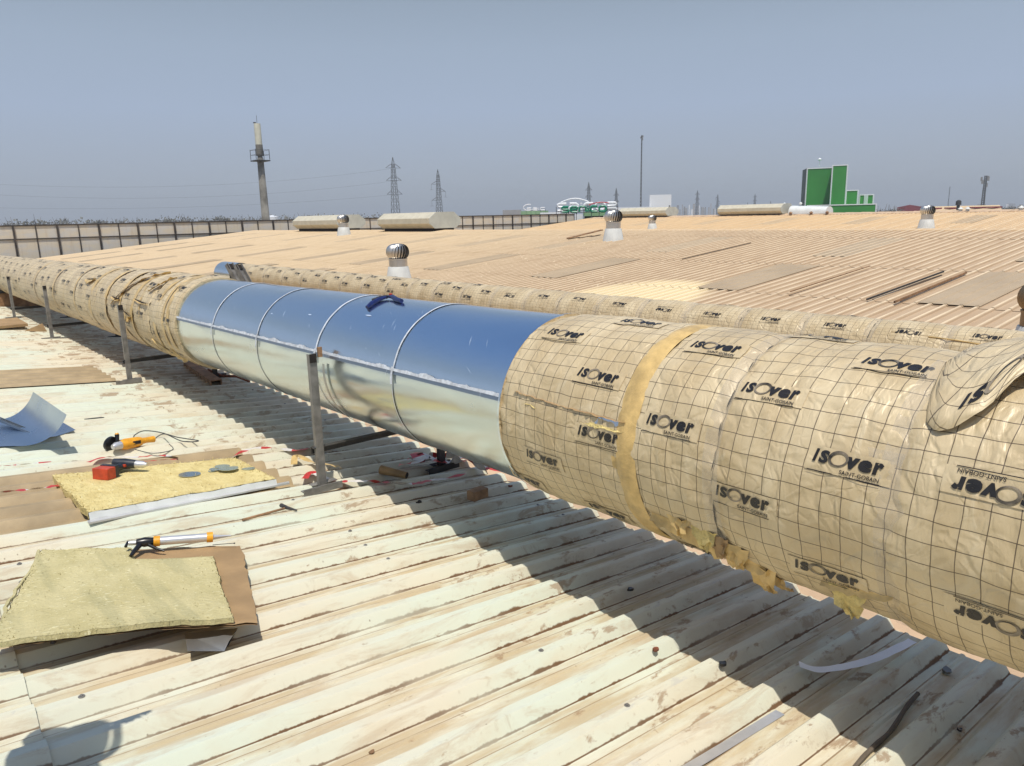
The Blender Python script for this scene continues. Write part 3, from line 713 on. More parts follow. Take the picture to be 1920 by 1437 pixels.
vr_ = dup(tv, (9.25, 2.36, zf(9.25)), 'brown weathered turbine vent cut off by the right edge', .2, .86)
M['ventr'] = metal_mat('weathered_brown_vent', (.30, .22, .14), .5, .1)
for ch in vr_.children:
    if ch.name.startswith(('neck', 'vent_blades', 'dome_cap')): ch.data = ch.data.copy(); ch.data.materials[0] = M['ventr']

# ------------------------------------------------------------------ ridge vent boxes
def ridge_box(x, y0, y1, z, w, h, lab, xo=0):
    t = thing('ridge_vent', (x, (y0 + y1) / 2, z), lab, 'roof vent', 'long ridge vent boxes on the roofs')
    pr = [(-.34, 0), (-.5, .3), (-.5, .62), (-.28, 1), (.28, 1), (.5, .62), (.5, .3), (.34, 0)]
    b = MB(); n = 8
    b.add([(x + p * w, y, z + q * h) for y in (y0, y1) for p, q in pr], [(i, (i + 1) % n, n + (i + 1) % n, n + i) for i in range(n)]); b.build('shell', 'cream', t, False)
    for y, s in ((y0, -1), (y1, 1)):
        b = MB(); b.add([(x + p * w * 1.02, y + s * e, z + q * h * 1.01 - .004) for e in (.004, .03) for p, q in pr], [tuple(range(8)), tuple(range(8, 16))] + [(i, (i + 1) % n, n + (i + 1) % n, n + i) for i in range(n)]); b.build('end_plate', 'cream2', t, False)
    b = MB(); b.box((x, (y0 + y1) / 2, z - .08), (w * .62, y1 - y0 - .1, .17)); b.build('throat', 'hollow', t, False)
ridge_box(20.15, 37.3, 42.8, 1.28, 1.7, .72, 'leftmost cream ridge vent box with eight-sided end, behind the smallest vent')
ridge_box(20.15, 28.5, 33.0, 1.26, 1.7, .72, 'cream ridge vent box second from the left, beside the end of the dark fence')
ridge_box(53, 41.3, 46.6, 1.47, 1.7, .74, 'cream ridge vent box in front of the white building')
ridge_box(53, 30.6, 36.1, 1.47, 1.7, .74, 'cream ridge vent box in front of the hazy city, left of the green building')
t = thing('duct_housing', (53, 28.5, 1.4), 'white rounded metal housing between the ridge vent box and the green building', 'housing')
b = MB(); b.grid(lambda y, a: (53.1 + .55 * cos(a), y, 1.42 + .62 * sin(a) ** .7 * (1 - .2 * (30.3 - y) / 3)), fr(27.3, 30.2, 8), fr(.001, pi - .001, 14)); b.add([(53.1 + .55 * cos(a), 27.3, 1.42 + .50 * sin(a) ** .7) for a in fr(.001, pi - .001, 14)], [tuple(range(15))]); b.build('shell', 'white', t)
for y in (29.9, 28.6):
    b = MB(); b.lathe([(.07, 0), (.07, .1), (.12, .12), (.1, .2), (.01, .25)], (53, y + .9, 2.03), 10); b.build('cap', 'white', t)
for y in (30.0, 28.4, 27.2):
    b = MB(); b.lathe([(.10, 0), (.10, .1), (.16, .12), (.01, .22)], (52.2, y - .2, zf(52.2) + .1), 10); tag(b.build('roof_cowl', 'wood'), {30.0: 'leftmost brown cowl in front of the white rounded housing', 28.4: 'brown cowl under the middle of the white rounded housing', 27.2: 'brown cowl at the right end of the white rounded housing'}[y], 'cowl', 'small cowls on the far ridge')
for i, y in enumerate((20.6, 18.5, 18.1, 15.2)):
    b = MB(); b.lathe([(.10, 0), (.10, .1), (.17, .12), (.01, .26)], (52.6, y, zf(52.6) + .1), 10); tag(b.build('roof_cowl', 'ventb'), ['small white cowl standing before the green base wall, leftmost of four', 'small white cowl, left one of the close pair before the green wall', 'small white cowl, right one of the close pair before the green wall', 'small white cowl at the right end of the green wall'][i], 'cowl', 'small cowls on the far ridge')

# ------------------------------------------------------------------ fence
FY = 52.0; FT = 1.82; FR = 1.05
f = thing('fence', (20, FY, -.8), 'long cream panel fence with dark frame along the far roof edge', 'fence')
x0 = -20; xe = 51.9
k_ = 0; x = 6.45 - 2.215 * 12
while x < xe:
    for (za, zb) in ((FR + .03, FT - .03), (-1.2, FR - .03)):
        for xa, xb in ((x + .05, x + 1.09), (x + 1.13, x + 2.17)):
            if xa > xe - .8: continue
            if za < 0 and xa > 10: pass
            b = MB(); b.box(((xa + xb) / 2, FY + .02, (za + zb) / 2), (xb - xa, .02, zb - za))
            if za > 0 or xa < 60: PANELS = globals().setdefault('PANELS', []); PANELS.append(b)
    x += 2.215
for b in PANELS[:100]: b.build('fence_panel', 'fencep', f, False)
if len(PANELS) > 100:
    bb = MB()
    for b in PANELS[100:]: bb.add(b.v, b.f)
    tag(bb.build('fence_panels', 'fencep', f, False), kind='stuff')
x = 6.45 - 2.215 * 12; 
while x < xe + .1:
    b = MB(); b.box((x, FY - .03, .3), (.10, .10, 3.06)); b.build('fence_post', 'fenceb', f, False)
    b = MB(); b.box((x + 1.11, FY - .02, .3), (.055, .05, 3.0)); b.build('fence_batten', 'fenceb', f, False)
    x += 2.215
for z, h in ((FT, .075), (FR, .06)):
    b = MB(); b.box(((xe - 20) / 2, FY - .01, z), (xe + 20, .07, h)); b.build('fence_rail', 'fenceb', f, False)

# ------------------------------------------------------------------ distant things
def tower():
    p = az(22.43, 95); z0 = GZ; zt = H + 95 * .1169
    t = thing('antenna_tower', (p.x, p.y, GZ), 'concrete pole with a platform and a pale cylinder on top', 'antenna tower')
    zp = H + 95 * .0745
    b = MB(); b.lathe([(.62, z0), (.36, zp), (.22, zp + .6)], (p.x, p.y, 0), 16); b.build('shaft', 'conc', t)
    b = MB(); b.lathe([(.37, zp + .45), (.40, zp + .5), (.40, zp + 1.7)], (p.x, p.y, 0), 20); b.build('collar', 'conc', t)
    b = MB(); b.lathe([(.38, zp + 1.7), (.37, zt - .1), (.36, zt)], (p.x, p.y, 0), 20); b.build('cylinder', 'concp', t)
    b = MB(); b.box((p.x, p.y, zp - .1), (1.7, 1.7, .12)); b.build('platform', 'steeld', t, False)
    b = MB()
    for a in (-.8, .8):
        for c in (-.8, .8): b.beam((p.x + a, p.y + c, zp), (p.x + a, p.y + c, zp + 1.15), .05)
    for z in (.55, 1.1):
        for a in (-.8, .8): b.beam((p.x + a, p.y - .8, zp + z), (p.x + a, p.y + .8, zp + z), .03); b.beam((p.x - .8, p.y + a, zp + z), (p.x + .8, p.y + a, zp + z), .03)
    b.build('railing', 'steeld', t, False)
    b = MB(); b.beam((p.x, p.y, zt), (p.x, p.y, zt + .9), .03); b.box((p.x - .2, p.y + .2, zt + .1), (.3, .1, .12)); b.build('lightning_rod', 'steeld', t, False)
tower()
def pylon(a, dist, top, lab, arms, asym=False, arm=.13, wb=.13):
    base = az(a, dist); zt = H + dist * top; Hh = zt - GZ; r = Vector((cos(R(a)), -sin(R(a)), 0)); q = Vector((sin(R(a)), cos(R(a)), 0))
    # turned 25 degrees so that both faces read
    ca, sa = cos(.45), sin(.45); e1 = r * ca + q * sa; e2 = -r * sa + q * ca
    t = thing('pylon', (base.x, base.y, GZ), lab, 'pylon', 'steel lattice pylons on the plain')
    b = MB(); c0 = Vector((base.x, base.y, GZ)); wm = .035
    def wd(h): return Hh * (wb * .5 * (1 - h) ** 1.0 * (1 if h < .55 else 1) * (1 - .0) * .62 + .012) if h < .93 else Hh * .012 * (1 - h) / .07 + .02
    rad = max(.07, dist * .00028)
    hs = [0, .12, .23, .33, .42, .5, .57, .64, .7, .76, .82, .88, .93, 1]
    for sx, sy in ((1, 1), (1, -1), (-1, -1), (-1, 1)):
        for h0, h1 in zip(hs, hs[1:]): b.beam(c0 + e1 * sx * wd(h0) + e2 * sy * wd(h0) + Vector((0, 0, Hh * h0)), c0 + e1 * sx * wd(h1) + e2 * sy * wd(h1) + Vector((0, 0, Hh * h1)), rad * 1.3)
    cs = [(1, 1), (1, -1), (-1, -1), (-1, 1)]
    for i in range(4):
        s0, s1 = cs[i], cs[(i + 1) % 4]
        for j, (h0, h1) in enumerate(zip(hs[:-2], hs[1:-1])):
            P = lambda s, h: c0 + e1 * s[0] * wd(h) + e2 * s[1] * wd(h) + Vector((0, 0, Hh * h))
            b.beam(P(s0, h0), P(s1, h1), rad * .8); b.beam(P(s1, h0), P(s0, h1), rad * .8)
    b.build('mast_frame', 'pyl', t, False)
    for i, h in enumerate(arms):
        b = MB(); L = Hh * arm * (1 - .12 * (h - .6))
        for s in ((1, -1) if not asym else ((-1,) if i % 2 == 0 else (1,))):
            if not asym and s < 0: b.beam(c0 - e1 * wd(h) + Vector((0, 0, Hh * h)), c0 + e1 * wd(h) + Vector((0, 0, Hh * h)), rad)
            tip = c0 + e1 * s * L + Vector((0, 0, Hh * h)); w_ = wd(h)
            for sy in (1, -1):
                b.beam(c0 + e1 * s * w_ + e2 * sy * w_ + Vector((0, 0, Hh * h)), tip, rad); b.beam(c0 + e1 * s * w_ + e2 * sy * w_ + Vector((0, 0, Hh * (h + .045))), tip, rad)
            if asym: b.beam(tip, tip - Vector((0, 0, Hh * .075)), rad * .7); b.beam(tip - Vector((0, 0, Hh * .075)) - e1 * .8, tip - Vector((0, 0, Hh * .075)) + e1 * .8, rad * .8)
        b.build('cross_arm', 'pyl', t, False)
pylon(31.65, 270, .0771, 'tall lattice pylon with three pairs of arms, left of the other big one', (.60, .75, .885), arm=.095)
pylon(34.88, 330, .0613, 'lattice pylon with one-sided arms and hanging insulators, above the second ridge box', (.58, .70, .80), True, arm=.11)
pylon(46.01, 470, .0411, 'pylon behind the green sign letters', (.56, .70, .84), arm=.08)
pylon(48.03, 560, .0328, 'short dark pylon between the sign and the thin mast', (.5, .66, .82), arm=.08)
pylon(53.86, 900, .0275, 'hazy pylon just right of the white tall block', (.55, .70, .86), arm=.085)
pylon(55.28, 950, .0218, 'hazy pylon second right of the white tall block', (.55, .72, .86), True, arm=.09)
pylon(57.84, 1100, .0207, 'hazy pylon above the ridge box before the city', (.55, .72, .88), arm=.09)
pylon(58.91, 1500, .0118, 'faint tiny pylon left of the green building', (.6, .8), arm=.09)
pylon(57.36, 1500, .0110, 'faintest tiny pylon above the ridge box', (.6, .8), arm=.06)
def mast(a, dist, top, w, lab, head=True, tri=False):
    p = az(a, dist); t = thing('lattice_mast', (p.x, p.y, GZ), lab, 'mast', 'lattice masts'); zt = H + dist * top; b = MB(); n = 34
    for k in range(3):
        o = Vector((cos(k * 2.1) * w, sin(k * 2.1) * w, 0)); b.beam((p.x + o.x, p.y + o.y, GZ), (p.x + o.x * .5, p.y + o.y * .5, zt), w * .34)
    for i in range(n):
        z = GZ + (zt - GZ) * i / n; z2 = GZ + (zt - GZ) * (i + 1) / n
        for k in range(3):
            o = Vector((cos(k * 2.1) * w, sin(k * 2.1) * w, 0)); o2 = Vector((cos(k * 2.1 + 2.1) * w, sin(k * 2.1 + 2.1) * w, 0)); s = 1 - .5 * i / n
            b.beam((p.x + o.x * s, p.y + o.y * s, z), (p.x + o2.x * s, p.y + o2.y * s, z2), w * .2)
    b.build('mast_frame', 'pyl', t, False)
    if head:
        b = MB()
        for k in range(5): b.box((p.x + random.uniform(-1.8, 1.8) * w, p.y + random.uniform(-1.8, 1.8) * w, zt - random.uniform(.2, 3) * w * 1.6), (w * .7, w * .7, w * 1.9))
        b.build('antennas', 'city', t, False)
    return t
mast(49.83, 190, .0965, .22, 'tall thin mast left of the white block'); mast(71.82, 340, .0325, .8, 'leaning-looking lattice mast near the right edge')
mast(69.9, 620, .022, .35, 'very faint thin mast left of the one near the right edge', False)
def P3(a, d, t): return az(a, d, t)
# green building: vertical extruded plan blocks
def block(par, name, mat, a0, a1, d0, d1, tb, tt, db=8., trim=None, zb=None):
    """box whose front face runs from bearing a0 (dist d0) to a1 (dist d1), tops given as slope at front"""
    A = az(a0, d0); B = az(a1, d1); A.z = B.z = 0; n = Vector((B.y - A.y, -(B.x - A.x), 0)).normalized()
    if n.dot(A) < 0: n = -n
    zt = H + d0 * tt; z0 = GZ if zb is None else H + d0 * zb
    Q = [A, B, B + n * db, A + n * db]
    b = MB(); b.add([(q.x, q.y, z) for z in (z0, zt) for q in Q], [(3, 2, 1, 0), (4, 5, 6, 7), (0, 1, 5, 4), (1, 2, 6, 5), (2, 3, 7, 6), (3, 0, 4, 7)]); o = b.build(name, mat, par, False)
    if trim:
        b = MB()
        for k in range(4): b.beam(Vector((Q[k].x, Q[k].y, zt)), Vector((Q[(k + 1) % 4].x, Q[(k + 1) % 4].y, zt)), trim)
        for k in range(2): b.beam(Vector((Q[k].x, Q[k].y, z0)) - n * .03, Vector((Q[k].x, Q[k].y, zt)) - n * .03, trim)
        b.build('white_trim', 'signw', o, False)
    return o
g = thing('green_building', (*az(62, 125).xy, GZ), 'big stepped green building with white trims', 'building')
dd = 125
M['greend'] = basic('shaded_green_cladding', (.012, .05, .028), .5, 0, .3, .3)  # darkened green: shade painted on the side face and the recess
block(g, 'base_block', 'green', 61.35, 65.68, dd - 6, dd - 6, 0, .0050, 14, .13)
block(g, 'back_tower', 'green', 61.2, 62.9, dd + .8, dd + .8, 0, .0485, 9, .13)
block(g, 'middle_tower', 'green', 62.80, 63.74, dd - 2.8, dd - 2.8, 0, .0508, 11, .13)
block(g, 'step_block', 'green', 63.77, 64.50, dd - 2.72, dd - 2.72, 0, .0214, 9, .13)
o = block(g, 'small_block', 'green', 64.62, 65.47, dd - 1.5, dd - 1.5, 0, .0158, 6, .13)
a_, c_ = az(65.02, dd - 1.75), az(65.1, dd - 1.75); b = MB(); b.beam(Vector((a_.x, a_.y, H + .5)), Vector((a_.x, a_.y, H + 1.9)), .55, .1); b.build('white_panel', 'signw', g, False)
block(g, 'shaded_side_face', 'greend', 60.9, 61.19, dd + 7.5, dd + 1.2, 0, .0468, .8)  # unlit left face of the tower, shade painted in its colour
b = MB(); p = az(61.95, dd + 4, .0505); b.beam(p, p + Vector((0, 0, .9)), .06); b.lathe([(.25, 0), (.3, .15), (.05, .35)], p + Vector((0, 0, .9)), 10); b.build('beacon', 'signw', g, False)
# white building group
w = thing('white_building', (*az(50, 118).xy, GZ), 'white flat-roofed building with a taller block', 'building')
block(w, 'main_block', 'signw', 47.4, 50.44, 118, 117, 0, .0085, 3); block(w, 'tall_block', 'signw', 50.46, 52.02, 118, 118, 0, .0231, 8)
block(w, 'side_block', 'signw', 47.0, 48.7, 106, 106, 0, .0072, 2)
b = MB(); q = az(51.9, 113); b.beam((q.x, q.y, 0), (q.x, q.y, H + 113 * .0098), .15); b.build('drain_pipe', 'city', w, False)
s = thing('sign_building', (*az(46.5, 84).xy, GZ), 'low building with pale green fascia carrying the big letters', 'building')
block(s, 'fascia', 'greenl', 45.6, 48.15, 82, 82, 0, .0032, 6, zb=-.0015); block(s, 'wall', 'signw', 44.95, 45.55, 84, 84, 0, .0012, 6)
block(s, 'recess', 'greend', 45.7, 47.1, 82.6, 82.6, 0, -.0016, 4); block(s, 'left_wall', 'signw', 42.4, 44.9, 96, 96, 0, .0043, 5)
block(s, 'side_wall', 'greenl', 47.15, 48.15, 81.8, 81.8, 0, -.0012, 5)
block(s, 'window', 'win', 45.12, 45.28, 83.8, 83.8, -.0105, -.0068, .3, zb=-.0105)
# letters standing on the roof: strokes on rounded outlines
def letters(par, word, a0, a1, dist, zb, zt, mat, rad):
    """rounded stroke letters between two bearings"""
    A = az(a0, dist); B = az(a1, dist); A.z = B.z = 0; ex = (B - A); Wd = ex.length; ex.normalize(); z0 = H + dist * zb; hh = dist * (zt - zb)
    n = len(word); cw = Wd / sum(.3 if c == 'i' else 1 for c in word); x = 0
    S = {'s': [[(.95, 1), (.25, 1), (.05, .85), (.05, .68), (.25, .55), (.75, .5), (.95, .35), (.95, .15), (.8, 0), (.05, 0)]],
         'e': [[(.1, .5), (.95, .5), (.95, .8), (.8, 1), (.25, 1), (.05, .8), (.05, .2), (.25, 0), (.95, 0)]],
         'n': [[(.05, 0), (.05, .8), (.25, 1), (.75, 1), (.95, .8), (.95, 0)]],
         'i': [[(.5, 0), (.5, .8)], [(.5, .95), (.5, 1.12)]],
         'c': [[(.95, 1), (.25, 1), (.05, .8), (.05, .2), (.25, 0), (.95, 0)]],
         'o': [[(.3, 0), (.75, 0), (.95, .2), (.95, .8), (.75, 1), (.25, 1), (.05, .8), (.05, .2), (.3, 0)]],
         'a': [[(.1, 1), (.75, 1), (.95, .8), (.95, 0), (.2, 0), (.05, .15), (.05, .4), (.2, .55), (.95, .55)]],
         'z': [[(.05, 1), (.85, 1), (.95, .85), (.85, .6), (.05, .55)], [(.05, .2), (.9, .2)]]}
    for c in word:
        w_ = cw * (.3 if c == 'i' else 1); b = MB()
        for st in S[c]:
            b.tube([A + ex * (x + w_ * (.08 + .84 * u)) + Vector((0, 0, z0 + hh * v)) for u, v in st], rad, 6)
        b.build('letter_' + c, mat, par); x += w_
    b = MB()
    for i in range(n + 1):
        q = A + ex * (Wd * i / n); b.beam((q.x, q.y, z0 - 1), (q.x, q.y, z0 + hh * .6), .05)
    b.beam((A.x, A.y, z0 - .05), (B.x, B.y, z0 - .05), .06); b.build('letter_rack', 'pyl', par, False)
sg = thing('roof_sign', (*az(45, 83).xy, H), 'green rounded letters on a frame above the fence corner', 'sign')
letters(sg, 'senico', 43.95, 47.35, 80, .0040, .0105, 'signg', .13)
sg2 = thing('roof_sign', (*az(45, 90).xy, H), 'larger white rounded letters under an arch, behind the green ones', 'sign')
letters(sg2, 'saicoz', 43.6, 48.15, 92, .0062, .0146, 'signw', .15)
A = az(43.95, 92); B = az(46.0, 92); b = MB(); b.tube([A.lerp(B, t) + Vector((0, 0, 92 * (.0165 + .0045 * sin(pi * t)))) for t in fr(0, 1, 14)], .08, 6); b.build('arch', 'signw', sg2)
A = az(46.0, 91); B = az(47.5, 91); b = MB(); b.tube([A.lerp(B, t) + Vector((0, 0, 91 * (.0125 + .003 * sin(pi * t * .8)))) for t in fr(0, 1, 10)], .05, 6); b.build('red_swoosh', 'red', sg2)
sg3 = thing('roof_sign', (*az(41.8, 190).xy, H), 'small distant white sign with a ring, on a pale green block', 'sign')
letters(sg3, 'saic', 41.35, 42.8, 190, .0075, .0105, 'signw', .12); A = az(41.55, 190, .0110)
ex_ = Vector((cos(R(41.5)), -sin(R(41.5)), 0)); b = MB(); b.tube([A + ex_ * 1.3 * cos(t) + Vector((0, 0, .75 * sin(t))) for t in fr(1.2, 4.3, 10)], .13, 6); b.build('ring', 'signw', sg3)
o = block(None, 'green_roofed_block', 'greenl', 40.95, 43.0, 200, 200, 0, .0066, 12); tag(o, 'pale green block under the small distant sign', 'building')
o = block(None, 'apartment_block', 'city', 39.6, 41.0, 420, 420, 0, .0086, 14); tag(o, 'hazy grey block left of the small distant sign', 'building')
def shed(a0, a1, dist, tb, mat, lab, tp):
    A = az(a0, dist); B = az(a1, dist); zt = H + dist * tb; zp = H + dist * tp; n = Vector((A.x + B.x, A.y + B.y, 0)).normalized() * 30; C = (A + B) / 2
    b = MB(); P = [(A.x, A.y, GZ), (B.x, B.y, GZ), (B.x, B.y, zt), (C.x, C.y, zp), (A.x, A.y, zt)]; P += [(p[0] + n.x, p[1] + n.y, p[2]) for p in P]
    b.add(P, [(0, 1, 2, 3, 4), (5, 9, 8, 7, 6), (4, 3, 8, 9), (3, 2, 7, 8), (0, 4, 9, 5), (1, 6, 7, 2)]); return tag(b.build('shed', mat, None, False), lab, 'shed')
shed(66.95, 68.45, 260, .0006, 'maroon', 'maroon gabled shed right of the green building', .0032)
t = thing('long_shed', (*az(71, 150).xy, GZ), 'long low sand coloured roof with red skylights at the right', 'building')
A = az(68.4, 150); B = az(73.0, 150); b = MB(); n = Vector((A.y - B.y, B.x - A.x, 0)).normalized(); n = n if n.dot(A) > 0 else -n
b.add([(A.x, A.y, H - 1.2), (B.x, B.y, H - 1.4), (B.x + n.x * 20, B.y + n.y * 20, H + .1), (A.x + n.x * 20, A.y + n.y * 20, H + .1), (A.x, A.y, GZ), (B.x, B.y, GZ)], [(0, 1, 2, 3), (4, 5, 1, 0)]); b.build('roof', 'rooff2', t, False)
for u in (.12, .38, .70, .9):
    q = A.lerp(B, u) + n * 12; b = MB(); b.box((q.x, q.y, H - .25), (3.0, 1.2, .25), Matrix.Rotation(R(-18), 3, 'Z')); b.build('skylight', 'maroon', t, False)
q = A.lerp(B, .45); b = MB(); b.lathe([(.25, 0), (.25, 1.2), (.45, 1.3), (.4, 1.9), (.05, 2.1)], (q.x, q.y, H - 1.0), 10); tag(b.build('chimney_cowl', 'steeld'), 'dark cowl standing up from the long low roof', 'cowl')
b = MB(); p = az(22.87, 420); b.lathe([(2, GZ), (2, H + .6), (3.2, H + 1.0), (3.2, H + 2.7), (.1, H + 3.6)], (p.x, p.y, 0), 16); tag(b.build('water_tower', 'signw'), 'tiny white round tank beside the concrete pole', 'water tower')
# hazy city blocks
rr = random.Random(5)
cities = []
for i in range(26): cities.append((52.4 + i * .17 + rr.uniform(-.05, .05), 760 + rr.uniform(-150, 350), rr.uniform(.004, .0108), rr.uniform(.06, .16)))
for i in range(14): cities.append((72.0 + i * .2 + rr.uniform(-.06, .06), 520 + rr.uniform(-80, 200), rr.uniform(-.003, .0015), rr.uniform(.08, .2)))
for i in range(12): cities.append((26.5 + i * 1.2 + rr.uniform(-.4, .4), 1200 + rr.uniform(-100, 300), rr.uniform(.001, .004), rr.uniform(.15, .4)))
for i in range(9): cities.append((60.3 + i * 1.6, 1500 + rr.uniform(-100, 300), rr.uniform(.001, .003), rr.uniform(.2, .5)))
wl = ['hazy left end', 'hazy left part', 'hazy middle', 'hazy right part']
for i, (a, d, t_, w_) in enumerate(cities):
    o = block(None, 'city_block', 'city' if rr.random() < .8 else 'signw', a, a + w_, d, d, 0, t_, 14)
    lab = 'hazy grey block of the far city between the white block and the green building' if i < 26 else 'low grey house on the plain at the right edge' if i < 40 else 'faint distant building low on the horizon behind the left fence or ridge' if i < 52 else 'faint distant building on the horizon around the green building'
    tag(o, lab, 'building', 'blocks of the far city' if i < 26 else 'houses at the right edge' if i < 40 else 'faint buildings left of the sign' if i < 52 else 'faint buildings beyond the far ridge')
# trees
def tree(a, d, h, w_, lab, grp, seed, mat='tree', bare=False):
    p = az(a, d); rnd = random.Random(seed); t = thing('tree', (p.x, p.y, GZ), lab, 'tree', grp)
    b = MB(); zt = H + d * h; Hh = zt - GZ
    b.tube([(p.x, p.y, GZ), (p.x + .1, p.y, GZ + Hh * .5), (p.x, p.y, GZ + Hh * .8)], [Hh * .03, Hh * .02, Hh * .008], 6)
    for i in range(7 if not bare else 12):
        a2 = rnd.uniform(0, 6.28); l = rnd.uniform(.3, .8) * w_; zb = GZ + Hh * rnd.uniform(.4, .7)
        b.tube([(p.x, p.y, zb), (p.x + cos(a2) * l * .6, p.y + sin(a2) * l * .6, zb + Hh * .14), (p.x + cos(a2) * l, p.y + sin(a2) * l, min(zt, zb + Hh * .3))], [Hh * .01, Hh * .006, Hh * .002], 4)
    b.build('trunk', 'trunk', t)
    b = MB(); cl = [(rnd.uniform(-1, 1), rnd.uniform(-1, 1), rnd.uniform(-.8, .75), rnd.uniform(.3, .55)) for _ in range(9)]
    for k in range(420 if not bare else 150):
        c = cl[rnd.randrange(9)]; v = Vector((rnd.gauss(0, 1), rnd.gauss(0, 1), rnd.gauss(0, 1))).normalized() * rnd.random() ** .4 * c[3]
        q = Vector((p.x + (c[0] * .6 + v.x) * w_, p.y + (c[1] * .6 + v.y) * w_, GZ + Hh * (.74 + .2 * (c[2] * .6 + v.z)))); s_ = w_ * rnd.uniform(.05, .11)
        if q.z > zt: q.z = zt - rnd.random() * .4
        n1 = Vector((rnd.gauss(0, 1), rnd.gauss(0, 1), rnd.gauss(0, 1))).normalized(); n2 = n1.orthogonal().normalized()
        b.add([q + n1 * s_, q + n2 * s_ * .7, q - n1 * s_, q - n2 * s_ * .7], [(0, 1, 2, 3)])
    b.build('crown', mat, t, False)
specs = [(7.1, .0125), (8.3, .0155), (9.6, .0150), (14, .0105), (15.3, .0115), (16.4, .0135), (17.2, .0125), (18.6, .0105), (19.4, .0130), (20.7, .0115), (21.6, .0110), (23.5, .0090), (24.2, .0105), (25.0, .0135), (25.6, .0105), (13.0, .0100), (12.0, .0110), (28.8, .008)]
side = ['bare thorny tree at the left edge above the fence', 'bare flat-topped tree, second from the left edge', 'bare flat-topped tree, third from the left edge']
for i, (a, h) in enumerate(specs):
    tree(a, 260 + (i * 37) % 90, h, 3.2 + (i * 1.7) % 2.5, side[i] if i < 3 else 'grey-green tree in the hazy row beyond the left fence', 'trees beyond the left fence', i, bare=(i % 3 == 0 or i < 3))
for i, a in enumerate((65.75, 66.1, 66.45, 66.8)): tree(a, 230, .0032 + .0022 * (i % 2), 2.6, 'green bush between the green building and the maroon shed', 'bushes right of the green building', 70 + i)
for i, a in enumerate((72.3, 72.8, 73.3, 73.8, 74.3)): tree(a, 420, .0008, 3.6, 'dark hazy tree among the houses at the right edge', 'trees at the right edge', 90 + i)
b = MB(); rnd = random.Random(3)
for i in range(5200):
    a = rnd.uniform(4, 31); d = rnd.uniform(420, 560); q = az(a, d); hgt = rnd.random() ** 2 * 2.6 + 10.0 + 1.2 * noise.noise(Vector((a * 2, 0, 0))); z = GZ + rnd.random() * (hgt + 2.2); s_ = rnd.uniform(.3, .75)
    n1 = Vector((rnd.gauss(0, 1), rnd.gauss(0, 1), rnd.gauss(0, 1))).normalized(); n2 = n1.orthogonal(); c = Vector((q.x, q.y, z)); b.add([c + n1 * s_, c + n2 * s_, c - n1 * s_, c - n2 * s_], [(0, 1, 2, 3)])
tag(b.build('scrub', 'tree', None, False), 'far-off grey scrub along the horizon', 'scrub', kind='stuff')
for i, (t0, t1) in enumerate(((.0485, .0276), (.039, .0204), (.0205, .0091))):
    A = az(0, 300, t0 + .007); B = az(31.7, 272, .0); B.z = GZ + (H + 270 * .0771 - GZ) * (.885, .75, .6)[i]; C = az(27.8, 285, t1)
    b = MB(); pts = []
    for u in fr(0, 1, 30): 
        q = A.lerp(B, u); q.z -= (A.z + B.z) * 0 + 4 * u * (1 - u) * (5 if i < 2 else 3); pts.append(q)
    b.tube(pts, .022, 4); tag(b.build('power_line', 'pyl'), ['highest of the three thin power lines in the left sky', 'middle one of the three thin power lines in the left sky', 'lowest of the three thin power lines, just above the trees'][i], 'power line', 'power lines in the left sky')

# ------------------------------------------------------------------ loose things on the far roof
for (xa, ya, xb, yb_, mat, lab, w_, h_) in ((11.2, 5.08, 13.86, 5.03, 'steeld', 'dark steel bar with bright top edge, left of the brown bar', .014, .022), (11.15, 4.66, 13.84, 4.67, 'wood', 'brown rusty bar at the right, nearest the thin duct', .015, .03), (11.4, 6.43, 14.15, 6.42, 'wood', 'thin grey-brown bar left of the dark one', .008, .014), (14.2, 10.74, 17.0, 10.74, 'steeld', 'thin dark bar in the middle of the roof', .008, .012)):
    b = MB(); A = Vector((xa, ya, zf(xa) + .08)); B = Vector((xb, yb_, zf(xb) + .08)); b.beam(A, B, .008, h_); b.beam(A + Vector((0, w_ / 2, h_ / 2)), B + Vector((0, w_ / 2, h_ / 2)), w_, .008); b.beam(A + Vector((0, w_, 0)), B + Vector((0, w_, 0)), .008, h_)
    tag(b.build('steel_bar', mat, None, False), lab, 'metal bar', 'bars lying on the sand coloured roof')
b = MB(); A = Vector((17.6, 17.95, zf(17.6) + .07)); B = Vector((18.6, 17.35, zf(18.6) + .22)); b.beam(A, B, .3, .03); tag(b.build('plank', 'wood', None, False), 'tilted brown plank left of the tall turbine vent', 'plank')

# ------------------------------------------------------------------ insulation panels and tools on the near roof
def quadP(c, u, v): # bilinear
    a = Vector(c[0]).lerp(Vector(c[1]), u); d_ = Vector(c[3]).lerp(Vector(c[2]), u); return a.lerp(d_, v)
def slab(name, cs, th, mats, label, cat, lift=None, rag=.012, seed=0, nu=40, nv=30):
    """cs corners (x,y) going round: far-left, far-right, near-right, near-left"""
    C = [rn(x, y) for x, y in cs]; b = MB(); lift = lift or (lambda u, v: 0)
    def top(u, v, dz=0):
        uu = u; vv = v; q = quadP(C, uu, vv); e = min(u, 1 - u, v, 1 - v)
        if e < .001:
            q = q + Vector((rag * noise.noise(q * 14 + Vector((seed, 0, 0))), rag * noise.noise(q * 14 + Vector((0, seed, 7))), 0))
        q.z += th + lift(u, v) + .004 * noise.noise(q * 9) * (1 if dz == 0 else 0) + dz; return q
    us, vs = fr(0, 1, nu), fr(0, 1, nv)
    b.grid(lambda u, v: top(u, v), us, vs, 0); b.grid(lambda u, v: top(u, v, -th + .003), us, vs, 1)
    return b, top, C
M['woolt'] = None
